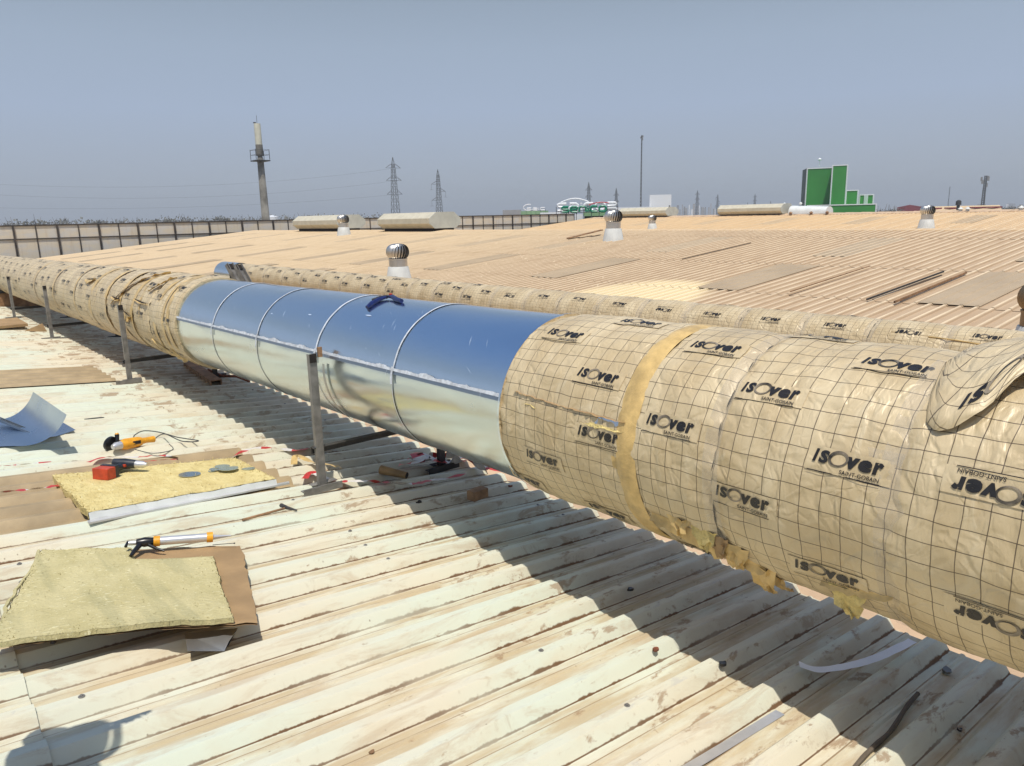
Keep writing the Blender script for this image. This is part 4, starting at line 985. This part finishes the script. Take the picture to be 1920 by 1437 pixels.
def wool_mat():
    k = N('glass_wool_face', rough=.95, spec=.1); p = k.pos()
    n = k.noise(k.scl(p, (7, 5, 4)), 1.3, 6, .7); s_ = k.noise(k.scl(p, (44, 20, 20)), 1., 4, .7)
    col = k.mix(k.ramp(n, .3, .7), (.64, .51, .22), (.78, .66, .32)); col = k.mix(k.ramp(s_, .58, .7, 0., .8), col, (.84, .76, .46)); col = k.mix(k.ramp(s_, .42, .3, 0., .5), col, (.50, .41, .19))
    k.set('color', col); k.bump(k.mth('ADD', n, s_), 1., .02); return k.m
M['woolt'] = wool_mat()
def wool2():
    k = N('dull_glass_wool_face', rough=.95, spec=.1); p = k.pos()
    n = k.noise(k.scl(p, (6, 3, 4)), 1.1, 5, .6); s_ = k.noise(k.scl(p, (38, 80, 20)), 1., 3, .65); st = k.noise(k.scl(p, (9, .8, 1)), 1., 3)
    col = k.mix(k.ramp(n, .3, .7), (.50, .44, .225), (.58, .515, .285)); col = k.mix(k.ramp(s_, .60, .70, 0., .8), col, (.82, .77, .50)); col = k.mix(k.ramp(st, .5, .64, 0., .4), col, (.36, .34, .19))
    k.set('color', col); k.bump(k.mth('ADD', n, s_), .8, .012); return k.m
M['wool2'] = wool2()
# panel with the drill
t = thing('insulation_panel', (1.3, 5.4, zn(1.3, 5.4)), 'thick yellow glass wool panel carrying the red and black drill', 'insulation panel')
cs = [(.72, 5.90), (1.93, 5.72), (1.97, 5.02), (.76, 4.92)]
b, top, C = slab('x', cs, .055, None, '', '')
us, vs = fr(0, 1, 40), fr(0, 1, 24)
b.v = []; b.f = []; b.mi = []; b.uv = []
b.grid(lambda u, v: top(u, v), us, vs, 0); b.build('wool_face', 'woolt', t)
b = MB()
for line in ([(u, 0) for u in us], [(1, v) for v in vs], [(0, v) for v in vs]):
    b.grid(lambda i, h: top(*line[int(i)]) + Vector((.006 * noise.noise(Vector((i * .9, h * 6, 2))), .01 * noise.noise(Vector((i * .9, h * 6, 9))), -h * .053)), list(range(len(line))), fr(0, 1, 5), 0)
b.build('wool_edge', 'glass', t)
b = MB(); b.grid(lambda u, h: top(u, 1) + Vector((0, -.008 - .012 * h + .003 * noise.noise(Vector((u * 12, h, 0))), -.001 - h * .050 + (.006 * noise.noise(Vector((u * 20, 0, 0))) if h == 0 else 0))), us, fr(0, 1, 4)); b.build('foil_facing', 'white', t)
b = MB(); b.add([rn(.74, 4.86, .012), rn(2.06, 5.0, .016), rn(2.07, 5.03, .018), rn(.74, 4.90, .014)], [(0, 1, 2, 3)]); b.add([rn(.74, 4.86, .000), rn(2.06, 5.0, .004), rn(2.06, 5.0, .016), rn(.74, 4.86, .012)], [(0, 1, 2, 3)]); tag(b.build('angle_strip', 'alu', None, False), 'thin aluminium strip along the front of the yellow panel with the drill', 'metal strip')
def fibres(parent, fn, mat, n, L, edges):
    b = MB()
    for i in range(n):
        side = random.choice(edges); q_ = random.random(); inn = random.random() ** 3 * .12
        u, v = {'n': (q_, inn), 's': (q_, 1 - inn), 'w': (inn, q_), 'e': (1 - inn, q_)}[side]
        if random.random() < .3: u, v = random.random(), random.random()
        c = fn(min(.999, max(.001, u)), min(.999, max(.001, v))); d = Vector((random.gauss(0, 1), random.gauss(0, 1), random.uniform(.0, .9))).normalized() * L * random.uniform(.4, 1.3); w_ = d.cross(Vector((0, 0, 1))).normalized() * L * .12
        b.add([c - w_, c + w_, c + d * .6 + w_ * .5 + Vector((0, 0, L * .1)), c + d], [(0, 1, 2), (0, 2, 3)])
    tag(b.build('loose_fibres', mat, parent, False), kind='stuff')
fibres(t, lambda u, v: top(u, v), 'woolt', 900, .022, 'nwes')
# cut discs
for i, (x, y, r_) in enumerate(((1.50, 5.42, .075), (1.69, 5.44, .045), (1.75, 5.47, .055), (1.76, 5.38, .075), (1.66, 5.42, .03), (1.90, 5.36, .05))):
    b = MB(); pts = [(x + r_ * cos(a) * (1 + .1 * noise.noise(Vector((a, i, 0)))), y + r_ * .9 * sin(a) * (1 - (.5 if i in (3, 5) and sin(a) > 0 else 0))) for a in fr(0, 2 * pi, 22)[:-1]]
    b.prism(pts, lambda a, c, h: Vector((a, c, zn(a, c) + CR + .060 + .006 * i * (i < 4) + h)), .002)
    tag(b.build('metal_offcut', 'metal', None, False), ['largest round grey metal offcut, alone on the yellow panel', 'small grey metal offcut at the left of the cluster on the yellow panel', 'grey metal offcut at the top of the cluster on the yellow panel', 'wide grey half-disc offcut at the front of the cluster', 'smallest grey offcut at the left end of the cluster', 'grey offcut at the right end of the cluster, near the torn corner'][i], 'metal offcut', 'grey metal offcuts on the yellow panel')

# near panel with cardboard
t = thing('insulation_panel', (.7, 3.6, zn(.7, 3.6)), 'large dull yellow panel on cardboard carrying the caulking gun', 'insulation panel')
lf = lambda u, v: .035 + .055 * v * v + .02 * math.sin(u * 3.1) * v - .02 * u
cs = [(.43, 4.40), (1.33, 3.98), (1.02, 2.94), (.10, 3.30)]
csy = [(.438, 4.385), (1.17, 4.03), (.925, 2.975), (.103, 3.296)]
b, top2, C = slab('x', cs, .012, None, '', '', lf, .012, 3); b.build('cardboard_backing', 'card', t)
def topy(u, v):
    q = quadP([rn(x, y) for x, y in csy], u, v)
    # keep it above the board, plus wool thickness
    uu = u * .83 + .01; base = top2(min(1, uu), v).z; e = min(u, 1 - u, v, 1 - v)
    if e < .001: q = q + Vector((.010 * noise.noise(q * 22), .006 * noise.noise(q * 22 + Vector((5, 0, 0))), 0))
    cut = 0
    q.z = base + .020 + .005 * noise.noise(q * 8); return q
def topyc(u, v):
    q = topy(u, v)
    if u > .52 and v < .17: q.z -= .026 * min(1, (u - .52) / .03) * min(1, (.17 - v) / .03)
    return q
b = MB(); b.grid(topyc, fr(0, 1, 60), fr(0, 1, 60)); 
b.grid(lambda i, h: topyc(*([(u, 1) for u in fr(0, 1, 60)][int(i)])) + Vector((0, -.002, -h * .022)), list(range(61)), [0, 1]); b.grid(lambda i, h: topyc(*([(1, v) for v in fr(0, 1, 60)][int(i)])) + Vector((.003, 0, -h * .022)), list(range(61)), [0, 1]); b.grid(lambda i, h: topyc(*([(0, v) for v in fr(0, 1, 60)][int(i)])) + Vector((-.003, 0, -h * .03)), list(range(61)), [0, 1])
b.build('wool_face', 'wool2', t)
fibres(t, lambda u, v: topyc(u, v), 'wool2', 700, .016, 'nwes')
b = MB(); b.tube([top2(.0 + .012 * math.sin(v * 9), v) + Vector((-.004, 0, .012)) for v in fr(0, 1, 26)], [.008 + .005 * abs(noise.noise(Vector((i * .7, 0, 0)))) for i in range(27)], 6); b.build('frayed_edge', 'wool2', t)
b = MB(); q = rn(.93, 4.04, .06)

# galvanised offcut under its corner
b = MB()
A0 = rn(.76, 3.10, .045); A1 = rn(.955, 3.02, .045)
b.add([A0, A1, rn(.865, 2.94, .0), rn(.74, 3.01, .01)], [(0, 1, 2, 3)]); b.add([A1, rn(.865, 2.94, 0), rn(.885, 2.925, .035)], [(0, 1, 2)]); b.add([rn(.865, 2.94, 0), rn(.96, 3.015, .05), rn(.885, 2.925, .05)], [(0, 2, 1)])
tag(b.build('metal_bracket', 'fold', None, False), 'bent grey metal offcut sticking out under the near panel', 'metal offcut')

def on(M_, pts): return [M_ @ Vector(p) for p in pts]
def frame_of(A, B, upv=Vector((0, 0, 1))):
    A, B = Vector(A), Vector(B); x = (B - A).normalized(); z = (upv - x * x.dot(upv)).normalized(); y = z.cross(x)
    return Matrix.Translation(A) @ Matrix((x, y, z)).transposed().to_4x4()
class T:  # tool builder in local frame
    def __init__(s, mw): s.m = mw; s.r = mw.to_3x3()
    def tube(s, pts, r, mat, name, par, n=12): b = MB(); b.tube(on(s.m, pts), r, n); return b.build(name, mat, par)
    def box(s, c, sz, mat, name, par, rz=0, ry=0, bev=.004):
        b = MB(); b.box(s.m @ Vector(c), sz, s.r @ (Matrix.Rotation(rz, 3, 'Z') @ Matrix.Rotation(ry, 3, 'Y'))); return b.build(name, mat, par, True, None, bev)
# caulking gun
gA = top2(.385, .02) + Vector((-.06, .03, .045)); gB = top2(.93, .02) + Vector((.02, .02, .05))
gA = rn(.80, 4.15, .10); gB = rn(1.26, 4.02, .085)
t = thing('caulking_gun', gA, 'silver caulking gun with orange collars on the near panel', 'caulking gun'); k = T(frame_of(gA, gB)); Lg = (gB - gA).length
k.tube([(Lg * .28, 0, 0), (Lg * .83, 0, 0)], .0235, 'alu', 'barrel', t, 20)
for u in (.25, .80): k.tube([(Lg * u, 0, 0), (Lg * (u + .065), 0, 0)], .028, 'yel', 'collar', t, 14)
k.tube([(Lg * .86, 0, 0), (Lg * .93, 0, 0), (Lg * 1.06, 0, .0)], [.014, .009, .004], 'alu', 'nozzle', t)
k.tube([(0, 0, 0), (Lg * .25, 0, 0)], .012, 'alu', 'push_rod', t); k.tube([(-.004, .02, 0), (-.012, -.018, -.01)], [.006, .008], 'dark', 'rod_hook', t)
k.tube([(Lg * .08, 0, 0), (Lg * .16, -.005, .002), (Lg * .25, 0, 0)], [.018, .026, .022], 'dark', 'gun_body', t)
k.tube([(Lg * .12, -.01, -.005), (Lg * .06, -.07, -.02), (Lg * .03, -.105, -.03)], [.015, .012, .009], 'dark', 'grip', t); k.tube([(Lg * .18, -.01, -.005), (Lg * .28, -.055, -.02), (Lg * .36, -.075, -.028)], [.010, .008, .006], 'dark', 'trigger', t)
k.tube([(Lg * .86, -.04, -.03), (Lg * 1.08, -.04, -.03), (Lg * 1.10, -.043, -.03)], [.002, .002, .005], 'steeld', 'pin', t)
# cordless drill
dA = rn(1.02, 5.68, .12); dB = rn(1.27, 5.86, .12)
base = lambda x, y, z: Vector((x, y, zn(x, y) + CR + .055 + z))
t = thing('cordless_drill', base(1.1, 5.7, 0), 'black cordless drill with red battery lying on the yellow panel', 'drill')
A = base(1.00, 5.63, .04); B = base(1.15, 5.74, .04); k = T(frame_of(A, B)); 
k.box((.0, 0, .0), (.085, .125, .08), 'redp', 'battery', t); k.box((.05, 0, .004), (.035, .128, .084), 'tool', 'battery_clip', t)
k.tube([(.06, 0, 0), (.12, 0, .004), (.19, 0, .008)], [.027, .024, .028], 'tool', 'grip', t)
k.tube([(.175, .075, .022), (.195, .0, .018), (.215, -.075, .012)], [.034, .038, .032], 'tool', 'motor_body', t, 16); k.tube([(.20, -.005, .012), (.207, -.03, .012)], .0345, 'redp', 'gear_ring', t, 16)
k.tube([(.215, -.075, .012), (.226, -.125, .010), (.232, -.155, .009)], [.028, .026, .012], 'alu', 'chuck', t, 14); k.box((.165, -.02, .012), (.03, .03, .02), 'redp', 'trigger', t)
# angle grinder
bs = lambda x, y, z: Vector((x, y, zn(x, y) + CR + z))
A = bs(1.30, 6.62, .042); B = bs(1.64, 6.72, .042); t = thing('angle_grinder', bs(1.4, 6.6, 0), 'yellow angle grinder with black guard and coiled cord', 'angle grinder'); k = T(frame_of(A, B))
k.tube([(.02, -.01, .0), (.06, -.005, 0), (.17, 0, .0), (.20, 0, 0)], [.034, .047, .042, .036], 'yel', 'motor_body', t, 16); k.tube([(.20, 0, 0), (.25, .005, 0), (.32, .01, -.004)], [.028, .024, .028], 'yel', 'rear_grip', t, 14)
k.tube([(-.055, -.025, -.002), (-.03, -.02, 0), (.02, -.01, 0)], [.020, .032, .034], 'alu', 'gear_head', t, 14)
k.box((.14, -.043, .006), (.07, .006, .03), 'dark', 'name_plate', t)
k.tube([(-.03, .03, .01), (-.035, .052, .014)], .062, 'dark', 'wheel_guard', t, 24); k.tube([(-.036, .056, .016), (-.037, .060, .017)], .058, 'steel', 'cutting_disc', t, 24)
k.tube([(.0, 0, .03), (.01, .02, .085)], [.014, .018], 'dark', 'side_handle', t); k.tube([(.01, .02, .083), (.012, .024, .098)], [.017, .012], 'yel', 'handle_end', t)
cp = [bs(1.60, 6.70, .04), bs(1.70, 6.78, .06), bs(1.80, 6.72, .03), bs(1.92, 6.55, .02), bs(1.80, 6.60, .02), bs(1.72, 6.85, .05), bs(1.60, 6.98, .06), bs(1.50, 6.90, .05), bs(1.46, 6.82, .04), bs(1.36, 6.84, .03)]
def smooth_path(P, n=8):
    out = []
    for i in range(len(P) - 1):
        p0, p1, p2, p3 = P[max(0, i - 1)], P[i], P[i + 1], P[min(len(P) - 1, i + 2)]
        for j in range(n):
            t_ = j / n; out.append(.5 * ((2 * p1) + (p2 - p0) * t_ + (2 * p0 - 5 * p1 + 4 * p2 - p3) * t_ ** 2 + (3 * p1 - p0 - 3 * p2 + p3) * t_ ** 3))
    out.append(P[-1]); return out
b = MB(); b.tube(smooth_path(cp), .0045, 6); b.build('power_cord', 'cord', t)
b = MB(); b.tube(smooth_path([bs(1.40, 6.50, .02), bs(1.50, 6.36, .006), bs(1.66, 6.40, .006), bs(1.68, 6.56, .02)]), .0035, 6); b.build('power_cord', 'cord', t)
# snips on the duct
t = thing('tin_snips', D1.P(4.6, R(80), RM), 'blue handled tin snips lying on top of the silver duct', 'tin snips')
def dp(y, thd, h=.012): return Vector(D1.P(y, R(thd), RM + h))
b = MB(); b.tube([dp(4.66, 84, .02), dp(4.60, 84, .022), dp(4.50, 80, .018), dp(4.40, 78, .016)], [.010, .016, .018, .015], 8); b.build('handle', 'blue', t)
b = MB(); b.tube([dp(4.66, 82, .02), dp(4.67, 76, .018), dp(4.665, 68, .016), dp(4.65, 62, .014)], [.010, .016, .018, .015], 8); b.build('handle', 'blue', t)
b = MB(); b.tube([dp(4.66, 83, .02), dp(4.70, 80, .02), dp(4.745, 74, .016)], [.014, .013, .008], 8); b.build('jaws', 'steeld', t)
b = MB(); b.lathe([(.012, 0), (.012, .012), (.001, .014)], dp(4.64, 85, .03), 10); b.build('pivot', 'redp', t)
# hammer
t = thing('hammer', bs(1.75, 4.46, 0), 'small hammer with wooden handle near the foot of the tall post', 'hammer')
b = MB(); b.tube([bs(1.50, 4.42, .012), bs(1.80, 4.48, .016)], [.009, .008], 8); b.build('handle', 'wood', t); b = MB(); b.tube([bs(1.80, 4.54, .02), bs(1.81, 4.47, .02), bs(1.85, 4.41, .012)], [.014, .012, .005], 8); b.build('head', 'steeld', t)
# cut tube, brick, timber, boards
b = MB(); A = bs(2.76, 4.90, .035); B = bs(2.87, 4.70, .02); b.tube([A, B], [.036, .026], 20, caps=False); b.tube([B, A.lerp(B, .03)], [.022, .031], 20, 1); o = b.build('cardboard_tube', ['pvc', 'hollow']); tag(o, 'short brown open tube lying in the duct shadow', 'tube')
b = MB(); b.box(bs(3.03, 4.02, .03), (.14, .08, .07), Matrix.Rotation(.1, 3, 'Z')); tag(b.build('brick', 'wood', None, True, None, .006), 'small brown block in the duct shadow', 'brick')
b = MB(); A, B = Vector((3.30, 11.3, zn(3.3, 11.3) + .10)), Vector((3.08, 9.5, zn(3.08, 9.5) + .10)); b.beam(A, B, .14, .012); b.beam(A + Vector((-.066, 0, -.05)), B + Vector((-.066, 0, -.05)), .012, .1); b.beam(A + Vector((.066, 0, -.05)), B + Vector((.066, 0, -.05)), .012, .1); tag(b.build('rusty_channel', 'wood', None, False), 'brown rusty channel under the duct near the torn end', 'steel channel')
b = MB(); b.tube([bs(3.35, 10.6, .02), bs(3.33, 10.0, .02), bs(3.42, 9.7, .05), bs(3.5, 9.5, .01)], .018, 8); tag(b.build('bent_rod', 'rust'), 'bent rusty rod beside the brown channel', 'rod')
b = MB(); b.box(bs(1.62, 17.9, .05), (1.0, 1.4, .05)); tag(b.build('board_stack', 'card', None, False), 'flat brown boards at the left edge by the far posts', 'boards')
b = MB(); b.box(bs(1.1, 17.3, .12), (.9, .8, .06), Matrix.Rotation(.1, 3, 'Z')); tag(b.build('timber_piece', 'wood', None, False), 'reddish board end on top of the flat boards', 'board')
t = thing('crate', bs(2.85, 24.5, 0), 'dark box under the duct at the far left', 'crate'); b = MB(); b.box(bs(2.6, 24.8, .16), (1.5, 2.2, .42)); b.build('body', 'wood', t, False, None, .02); b = MB(); b.box(bs(2.6, 24.8, .385), (1.56, 2.26, .03)); b.build('lid', 'steeld', t, False)
b = MB(); b.add([rn(2.0, 16.9, 0), rn(2.35, 16.7, 0), rn(2.3, 16.75, .16)], [(0, 1, 2)]); tag(b.build('cardboard_scrap', 'card', None, False), 'upright cardboard scrap left of the second post', 'scrap')
# blue reflecting metal sheets at left edge
b = MB(); b.grid(lambda u, v: Vector((.72 + .10 * 0 + .45 * u + .07 * v - .25, 7.62 + 1.3 * v * 1 - .0 + .35 * u * (1 - v) - .1 * u, zn(.7, 8) + .06 + .03 * u + .34 * u ** 2.2 * v ** .8)), fr(0, 1, 24), fr(0, 1, 24))
b.v = []; b.f = []; b.mi = []; b.uv = []
S0 = [rn(.25, 7.35, .05), rn(.95, 7.45, .05), rn(1.23, 8.36, .07), rn(1.07, 9.0, .30), rn(.25, 8.85, .06)]
eA = Vector((.912, 7.76, .264)); eB = Vector((.968, 6.576, .266))          # lifted end edge
def sheetP(u, v):
    q = eB.lerp(eA, u); a = v * 1.25; x_ = q.x - .50 * (1 - sin(a) / sin(1.25)) - .6 * max(0, .25 - v) * 4; y_ = q.y + .72 * (1 - v)
    g0 = zn(x_, y_) + CR + .014; g1 = max(0, (v - .25) / .75); return Vector((x_, y_, g0 + (q.z - zn(q.x, q.y) - CR - .014) * (1 - cos(g1 * .8)) / (1 - cos(.8))))
b.grid(sheetP, fr(0, 1, 26), fr(0, 1, 26)); tag(b.build('curved_metal_sheet', 'metalb'), 'curved blue-reflecting metal sheet at the left edge', 'metal sheet')
b = MB(); b.add([rn(.2, 7.25, .006), rn(.98, 7.35, .006), rn(1.16, 7.52, .008), rn(1.12, 7.9, .012), rn(.2, 8.1, .01)], [(0, 1, 2, 3, 4)]); tag(b.build('flat_metal_sheet', 'metalb', None, False), 'flat metal sheet lying under the curved one', 'metal sheet')
b = MB(); A = rn(.64, 8.05, .06); B = rn(.85, 7.12, .055); b.beam(A, B, .04, .004); b.beam(A + Vector((.02, 0, .01)), B + Vector((.02, 0, .01)), .004, .02); b.beam(A + Vector((-.02, 0, .01)), B + Vector((-.02, 0, .01)), .004, .02); tag(b.build('folded_strip', 'fold', None, False), 'folded metal strip leaning across the curved sheet', 'metal strip')

# barrier tapes
def ribbon(name, pts, w_, lab, seg=.11, seed=0, mats=('red', 'tw'), cat='barrier tape', grp='pieces of red and white barrier tape', tw=.5):
    P = smooth_path([Vector(p) for p in pts], 10); b = MB(); d_ = 0; last = None; V = []
    for i, p in enumerate(P):
        dd_ = (P[min(i + 1, len(P) - 1)] - P[max(0, i - 1)]).normalized(); s_ = dd_.cross(Vector((0, 0, 1))).normalized(); a = tw * noise.noise(Vector((i * .12, seed, 0))) * 2.2
        s_ = s_ * cos(a) + Vector((0, 0, 1)) * abs(sin(a)); V += [p - s_ * w_ * .65, p + s_ * w_ * .65]
        if last is not None: d_ += (p - last).length; b.f.append((2 * i - 2, 2 * i - 1, 2 * i + 1, 2 * i)); b.mi.append(int(d_ / seg) % 2)
        last = p
    b.v = [tuple(v) for v in V]; b.uv = [(0, 0)] * len(V); return tag(b.build(name, list(mats)), lab, cat, grp)
q = lambda x, y, h=.012: bs(x, y, h)
ribbon('barrier_tape', [q(.2, 5.80), q(.40, 5.76, .02), q(.58, 5.76), q(.76, 5.70, .03)], .05, 'red and white tape left of the drill panel', .12, 1)
ribbon('barrier_tape', [q(.2, 6.62), q(.48, 6.50), q(.62, 6.47), q(.80, 6.45)], .03, 'pale red tape piece at the left edge above the panel', .14, 2)
ribbon('barrier_tape', [q(1.02, 6.30), q(1.15, 6.36, .02), q(1.35, 6.28), q(1.5, 6.18, .03), q(1.62, 6.12)], .035, 'red tape between grinder and drill', .2, 3)
ribbon('barrier_tape', [q(1.25, 5.93, .065), q(1.42, 5.90, .066), q(1.55, 5.86, .066)], .02, 'thin red tape end behind the drill chuck', .4, 4)
ribbon('barrier_tape', [q(1.85, 5.75), q(2.15, 6.02, .03), q(2.35, 5.96, .03), q(2.5, 5.86), q(2.7, 5.86, .02), q(2.88, 5.84)], .055, 'red and white tape passing behind the tall post', .13, 5)
ribbon('barrier_tape', [q(2.20, 5.05), q(2.30, 5.12, .03), q(2.34, 4.9), q(2.50, 4.78, .015), q(2.62, 4.66, .02), q(2.80, 4.52), q(2.95, 4.50, .02), q(3.12, 4.50), q(3.3, 4.52, .02)], .045, 'long red and white tape running from the post foot past the tube', .16, 6)
ribbon('barrier_tape', [q(2.95, 4.95, .03), q(3.08, 4.85, .08), q(3.15, 4.98, .10), q(3.25, 4.80, .05), q(3.40, 4.72, .07), q(3.52, 4.50, .03)], .08, 'crumpled red and white tape around the back post', .12, 7, tw=1.)
ribbon('barrier_tape', [q(3.05, 4.98, .06), q(3.18, 4.82, .09), q(3.10, 4.9, .05), q(3.30, 4.98, .05), q(3.50, 4.92, .04), q(3.6, 4.6, .0), q(3.72, 4.4, -.02)], .06, 'second crumpled tape over the first around the back post', .14, 8, tw=1.)
ribbon('amber_strip', [q(2.30, 5.46, .01), q(2.38, 5.58, .05), q(2.42, 5.38, .03), q(2.52, 5.22, .03), q(2.56, 5.16)], .04, 'curled yellow strip behind the tall post', .5, 9, ('tapey', 'tapey'), 'strip', None)
ribbon('metal_offcut', [q(2.73, 1.40, .03), q(2.78, 1.34, .015), q(2.92, 1.27, .02), q(3.05, 1.22, .035), q(3.18, 1.19, .05), q(3.30, 1.17, .06)], .034, 'pale curved metal strip in the shadow at the lower right', .9, 10, ('signw', 'signw'), 'metal strip', None, .25)
ribbon('metal_offcut', [Vector((1.75, 1.335, zn(1.75, 1.33) + .012)), Vector((2.1, 1.325, zn(2.1, 1.33) + .010)), Vector((2.44, 1.315, zn(2.44, 1.32) + .012))], .030, 'straight shiny metal strip lying in a groove at the bottom', 9., 11, ('alu', 'alu'), 'metal strip', None, .05)
b = MB(); pp = smooth_path([Vector((x, y, zn(x, y) + h)) for x, y, h in ((2.15, .96, .012), (2.45, .985, .012), (2.66, .99, .014), (2.88, 1.02, .016), (3.02, 1.03, .022))]); b.tube(pp, [.009 + .003 * noise.noise(Vector((i * .3, 0, 0))) for i in range(len(pp))], 7); tag(b.build('stick', 'trunk'), 'brown stick lying in a roof groove at the lower right', 'stick')
labs = ['dark scrap by the upper end of the stick', 'dark flake left of the pale curved strip', 'grey stone lump right of the pale curved strip', 'dark crumb below the upper end of the stick', 'dark flake on the shaded ribs left of the small block', 'rusty bent wire scrap at the shadow edge', 'dark flake on the shaded rib near the middle', 'dark flake by the rib ends under the duct', 'black flat flake on the white ribs near the left metal sheet', 'brown flake on the white ribs at the bottom']
import sys as _s
for i, (x, y, r_, m) in enumerate(((3.02, .92, .02, 'dark'), (2.50, 1.62, .02, 'dark'), (3.33, 1.03, .024, 'steel'), (2.9, .83, .014, 'dark'), (2.62, 4.15, .02, 'hollow'), (2.36, 1.87, .017, 'rust'), (2.75, 2.35, .02, 'dark'), (3.4, 4.1, .02, 'rust'), (1.4, 8.0, .09, 'dark'), (1.05, 2.05, .010, 'wood'))):
    b = MB(); n = 9; P = [(x + r_ * cos(a) * (1 + .5 * noise.noise(Vector((a * 2, i, 0)))), y + r_ * .7 * sin(a) * (1 + .5 * noise.noise(Vector((a * 2, i, 4)))) * (.25 if i == 8 else 1)) for a in fr(0, 2 * pi, n)[:-1]]
    crest = CR if i not in (0, 2, 3, 9) else .012
    b.prism(P, lambda a, c, h: Vector((a, c, zn(a, c) + crest + h * (1 + noise.noise(Vector((a * 60, c * 60, 0)))))), r_ * .5 if i != 8 else .006)
    tag(b.build('scrap', m, None, False), labs[i], 'scrap')

# ------------------------------------------------------------------ worker just left of the frame, whose shadow reaches in
def skinned(name, pts, edges, rad, mat, parent, sub=2, root=0):
    me = bpy.data.meshes.new(name); me.from_pydata([tuple(p) for p in pts], edges, []); o = bpy.data.objects.new(name, me); COL.objects.link(o); o.parent = parent
    sk = o.modifiers.new('skin', 'SKIN'); sk.use_smooth_shade = True
    for i, r_ in enumerate(rad): me.skin_vertices[0].data[i].radius = (r_ if not isinstance(r_, tuple) else r_[0], r_ if not isinstance(r_, tuple) else r_[1])
    me.skin_vertices[0].data[root].use_root = True
    if sub: m_ = o.modifiers.new('sub', 'SUBSURF'); m_.levels = sub; m_.render_levels = sub
    me.materials.append(M[mat]); return o
px, py = -.12, 2.12; pz = zn(px, py) + CR + .02
t = thing('person', (px, py, pz), 'person in navy workwear standing past the left edge, hand held up', 'person'); t.rotation_euler = (0, 0, 0)
pts = [(0, 0, .92), (0, 0, 1.10), (0, 0, 1.30), (0, 0, 1.43), (0, 0, 1.50), (.015, 0, 1.60), (.02, 0, 1.70),
       (0, .10, .88), (.02, .11, .50), (0, .12, .08), (.12, .13, .04), (0, -.10, .88), (.02, -.11, .50), (0, -.12, .08), (.12, -.13, .04),
       (0, .19, 1.40), (.03, .27, 1.16), (.20, .16, 1.28), (.25, .12, 1.31), (0, -.19, 1.40), (.02, -.24, 1.14), (.08, -.22, .90), (.09, -.21, .83)]
ed = [(0, 1), (1, 2), (2, 3), (3, 4), (4, 5), (5, 6), (0, 7), (7, 8), (8, 9), (9, 10), (0, 11), (11, 12), (12, 13), (13, 14), (3, 15), (15, 16), (16, 17), (17, 18), (3, 19), (19, 20), (20, 21), (21, 22)]
ra = [(.11, .15), (.10, .14), (.12, .16), (.08, .12), (.055, .055), (.085, .08), (.07, .065), .09, .065, .045, .04, .09, .065, .045, .04, .06, .045, .032, .03, .06, .045, .032, .03]
skinned('body', pts, ed, ra, 'skin', t)
pts2 = pts[:4] + pts[7:10] + pts[11:14] + pts[15:17] + pts[19:21]; ed2 = [(0, 1), (1, 2), (2, 3), (0, 4), (4, 5), (5, 6), (0, 7), (7, 8), (8, 9), (3, 10), (10, 11), (3, 12), (12, 13)]
ra2 = [(.125, .165), (.115, .155), (.135, .175), (.09, .13), .105, .08, .065, .105, .08, .065, .075, .06, .075, .06]
skinned('workwear', pts2, ed2, ra2, 'cloth', t)
for sy, base_, dr in ((1, Vector((.25, .12, 1.31)), Vector((.1, -.35, 1))), (-1, Vector((.09, -.21, .83)), Vector((.1, 0, -1)))):
    dr.normalize(); sd2 = dr.cross(Vector((0, 0, 1)) if sy > 0 else Vector((1, 0, 0))).normalized(); cd = dr.cross(sd2) * -sy
    P = [tuple(base_), tuple(base_ + dr * .07)]; E_ = [(0, 1)]; Rr = [.026, (.036, .018)]
    for f_, L_ in ((-.03, .062), (-.01, .075), (.011, .07), (.031, .055)):
        k0 = len(P); b0 = base_ + dr * .075 + sd2 * f_; P += [tuple(b0), tuple(b0 + dr * L_ * .55 - cd * .004), tuple(b0 + dr * L_ - cd * .018)]; E_ += [(1, k0), (k0, k0 + 1), (k0 + 1, k0 + 2)]; Rr += [.0095, .009, .0075]
    k0 = len(P); P += [tuple(base_ + dr * .03 + sd2 * .035), tuple(base_ + dr * .06 + sd2 * .062 - cd * .01)]; E_ += [(0, k0), (k0, k0 + 1)]; Rr += [.012, .009]
    skinned('hand', P, E_, Rr, 'skin', t)
b = MB(); b.lathe([(.108, 1.665), (.105, 1.72), (.08, 1.775), (.03, 1.80), (.001, 1.803)], (.005, 0, 0), 24, cap=False); b.lathe([(.108, 1.665), (.135, 1.66), (.135, 1.667), (.108, 1.675)], (.015, 0, 0), 24, cap=False); o = b.build('cap', 'cloth'); o.parent = t
b = MB(); b.tube([(.10, 0, 1.64), (.125, 0, 1.605), (.105, 0, 1.60)], [.008, .016, .008], 8)
for sy in (-1, 1): b.lathe([(.001, -.012), (.012, 0), (.001, .012)], (.098, .034 * sy, 1.645), 10); b.tube([(.0, .085 * sy, 1.60), (-.005, .092 * sy, 1.63), (-.01, .085 * sy, 1.66)], [.008, .014, .009], 6)
b.tube([(.095, -.026, 1.568), (.106, 0, 1.566), (.095, .026, 1.568)], [.004, .007, .004], 6); o = b.build('face', 'skin'); o.parent = t
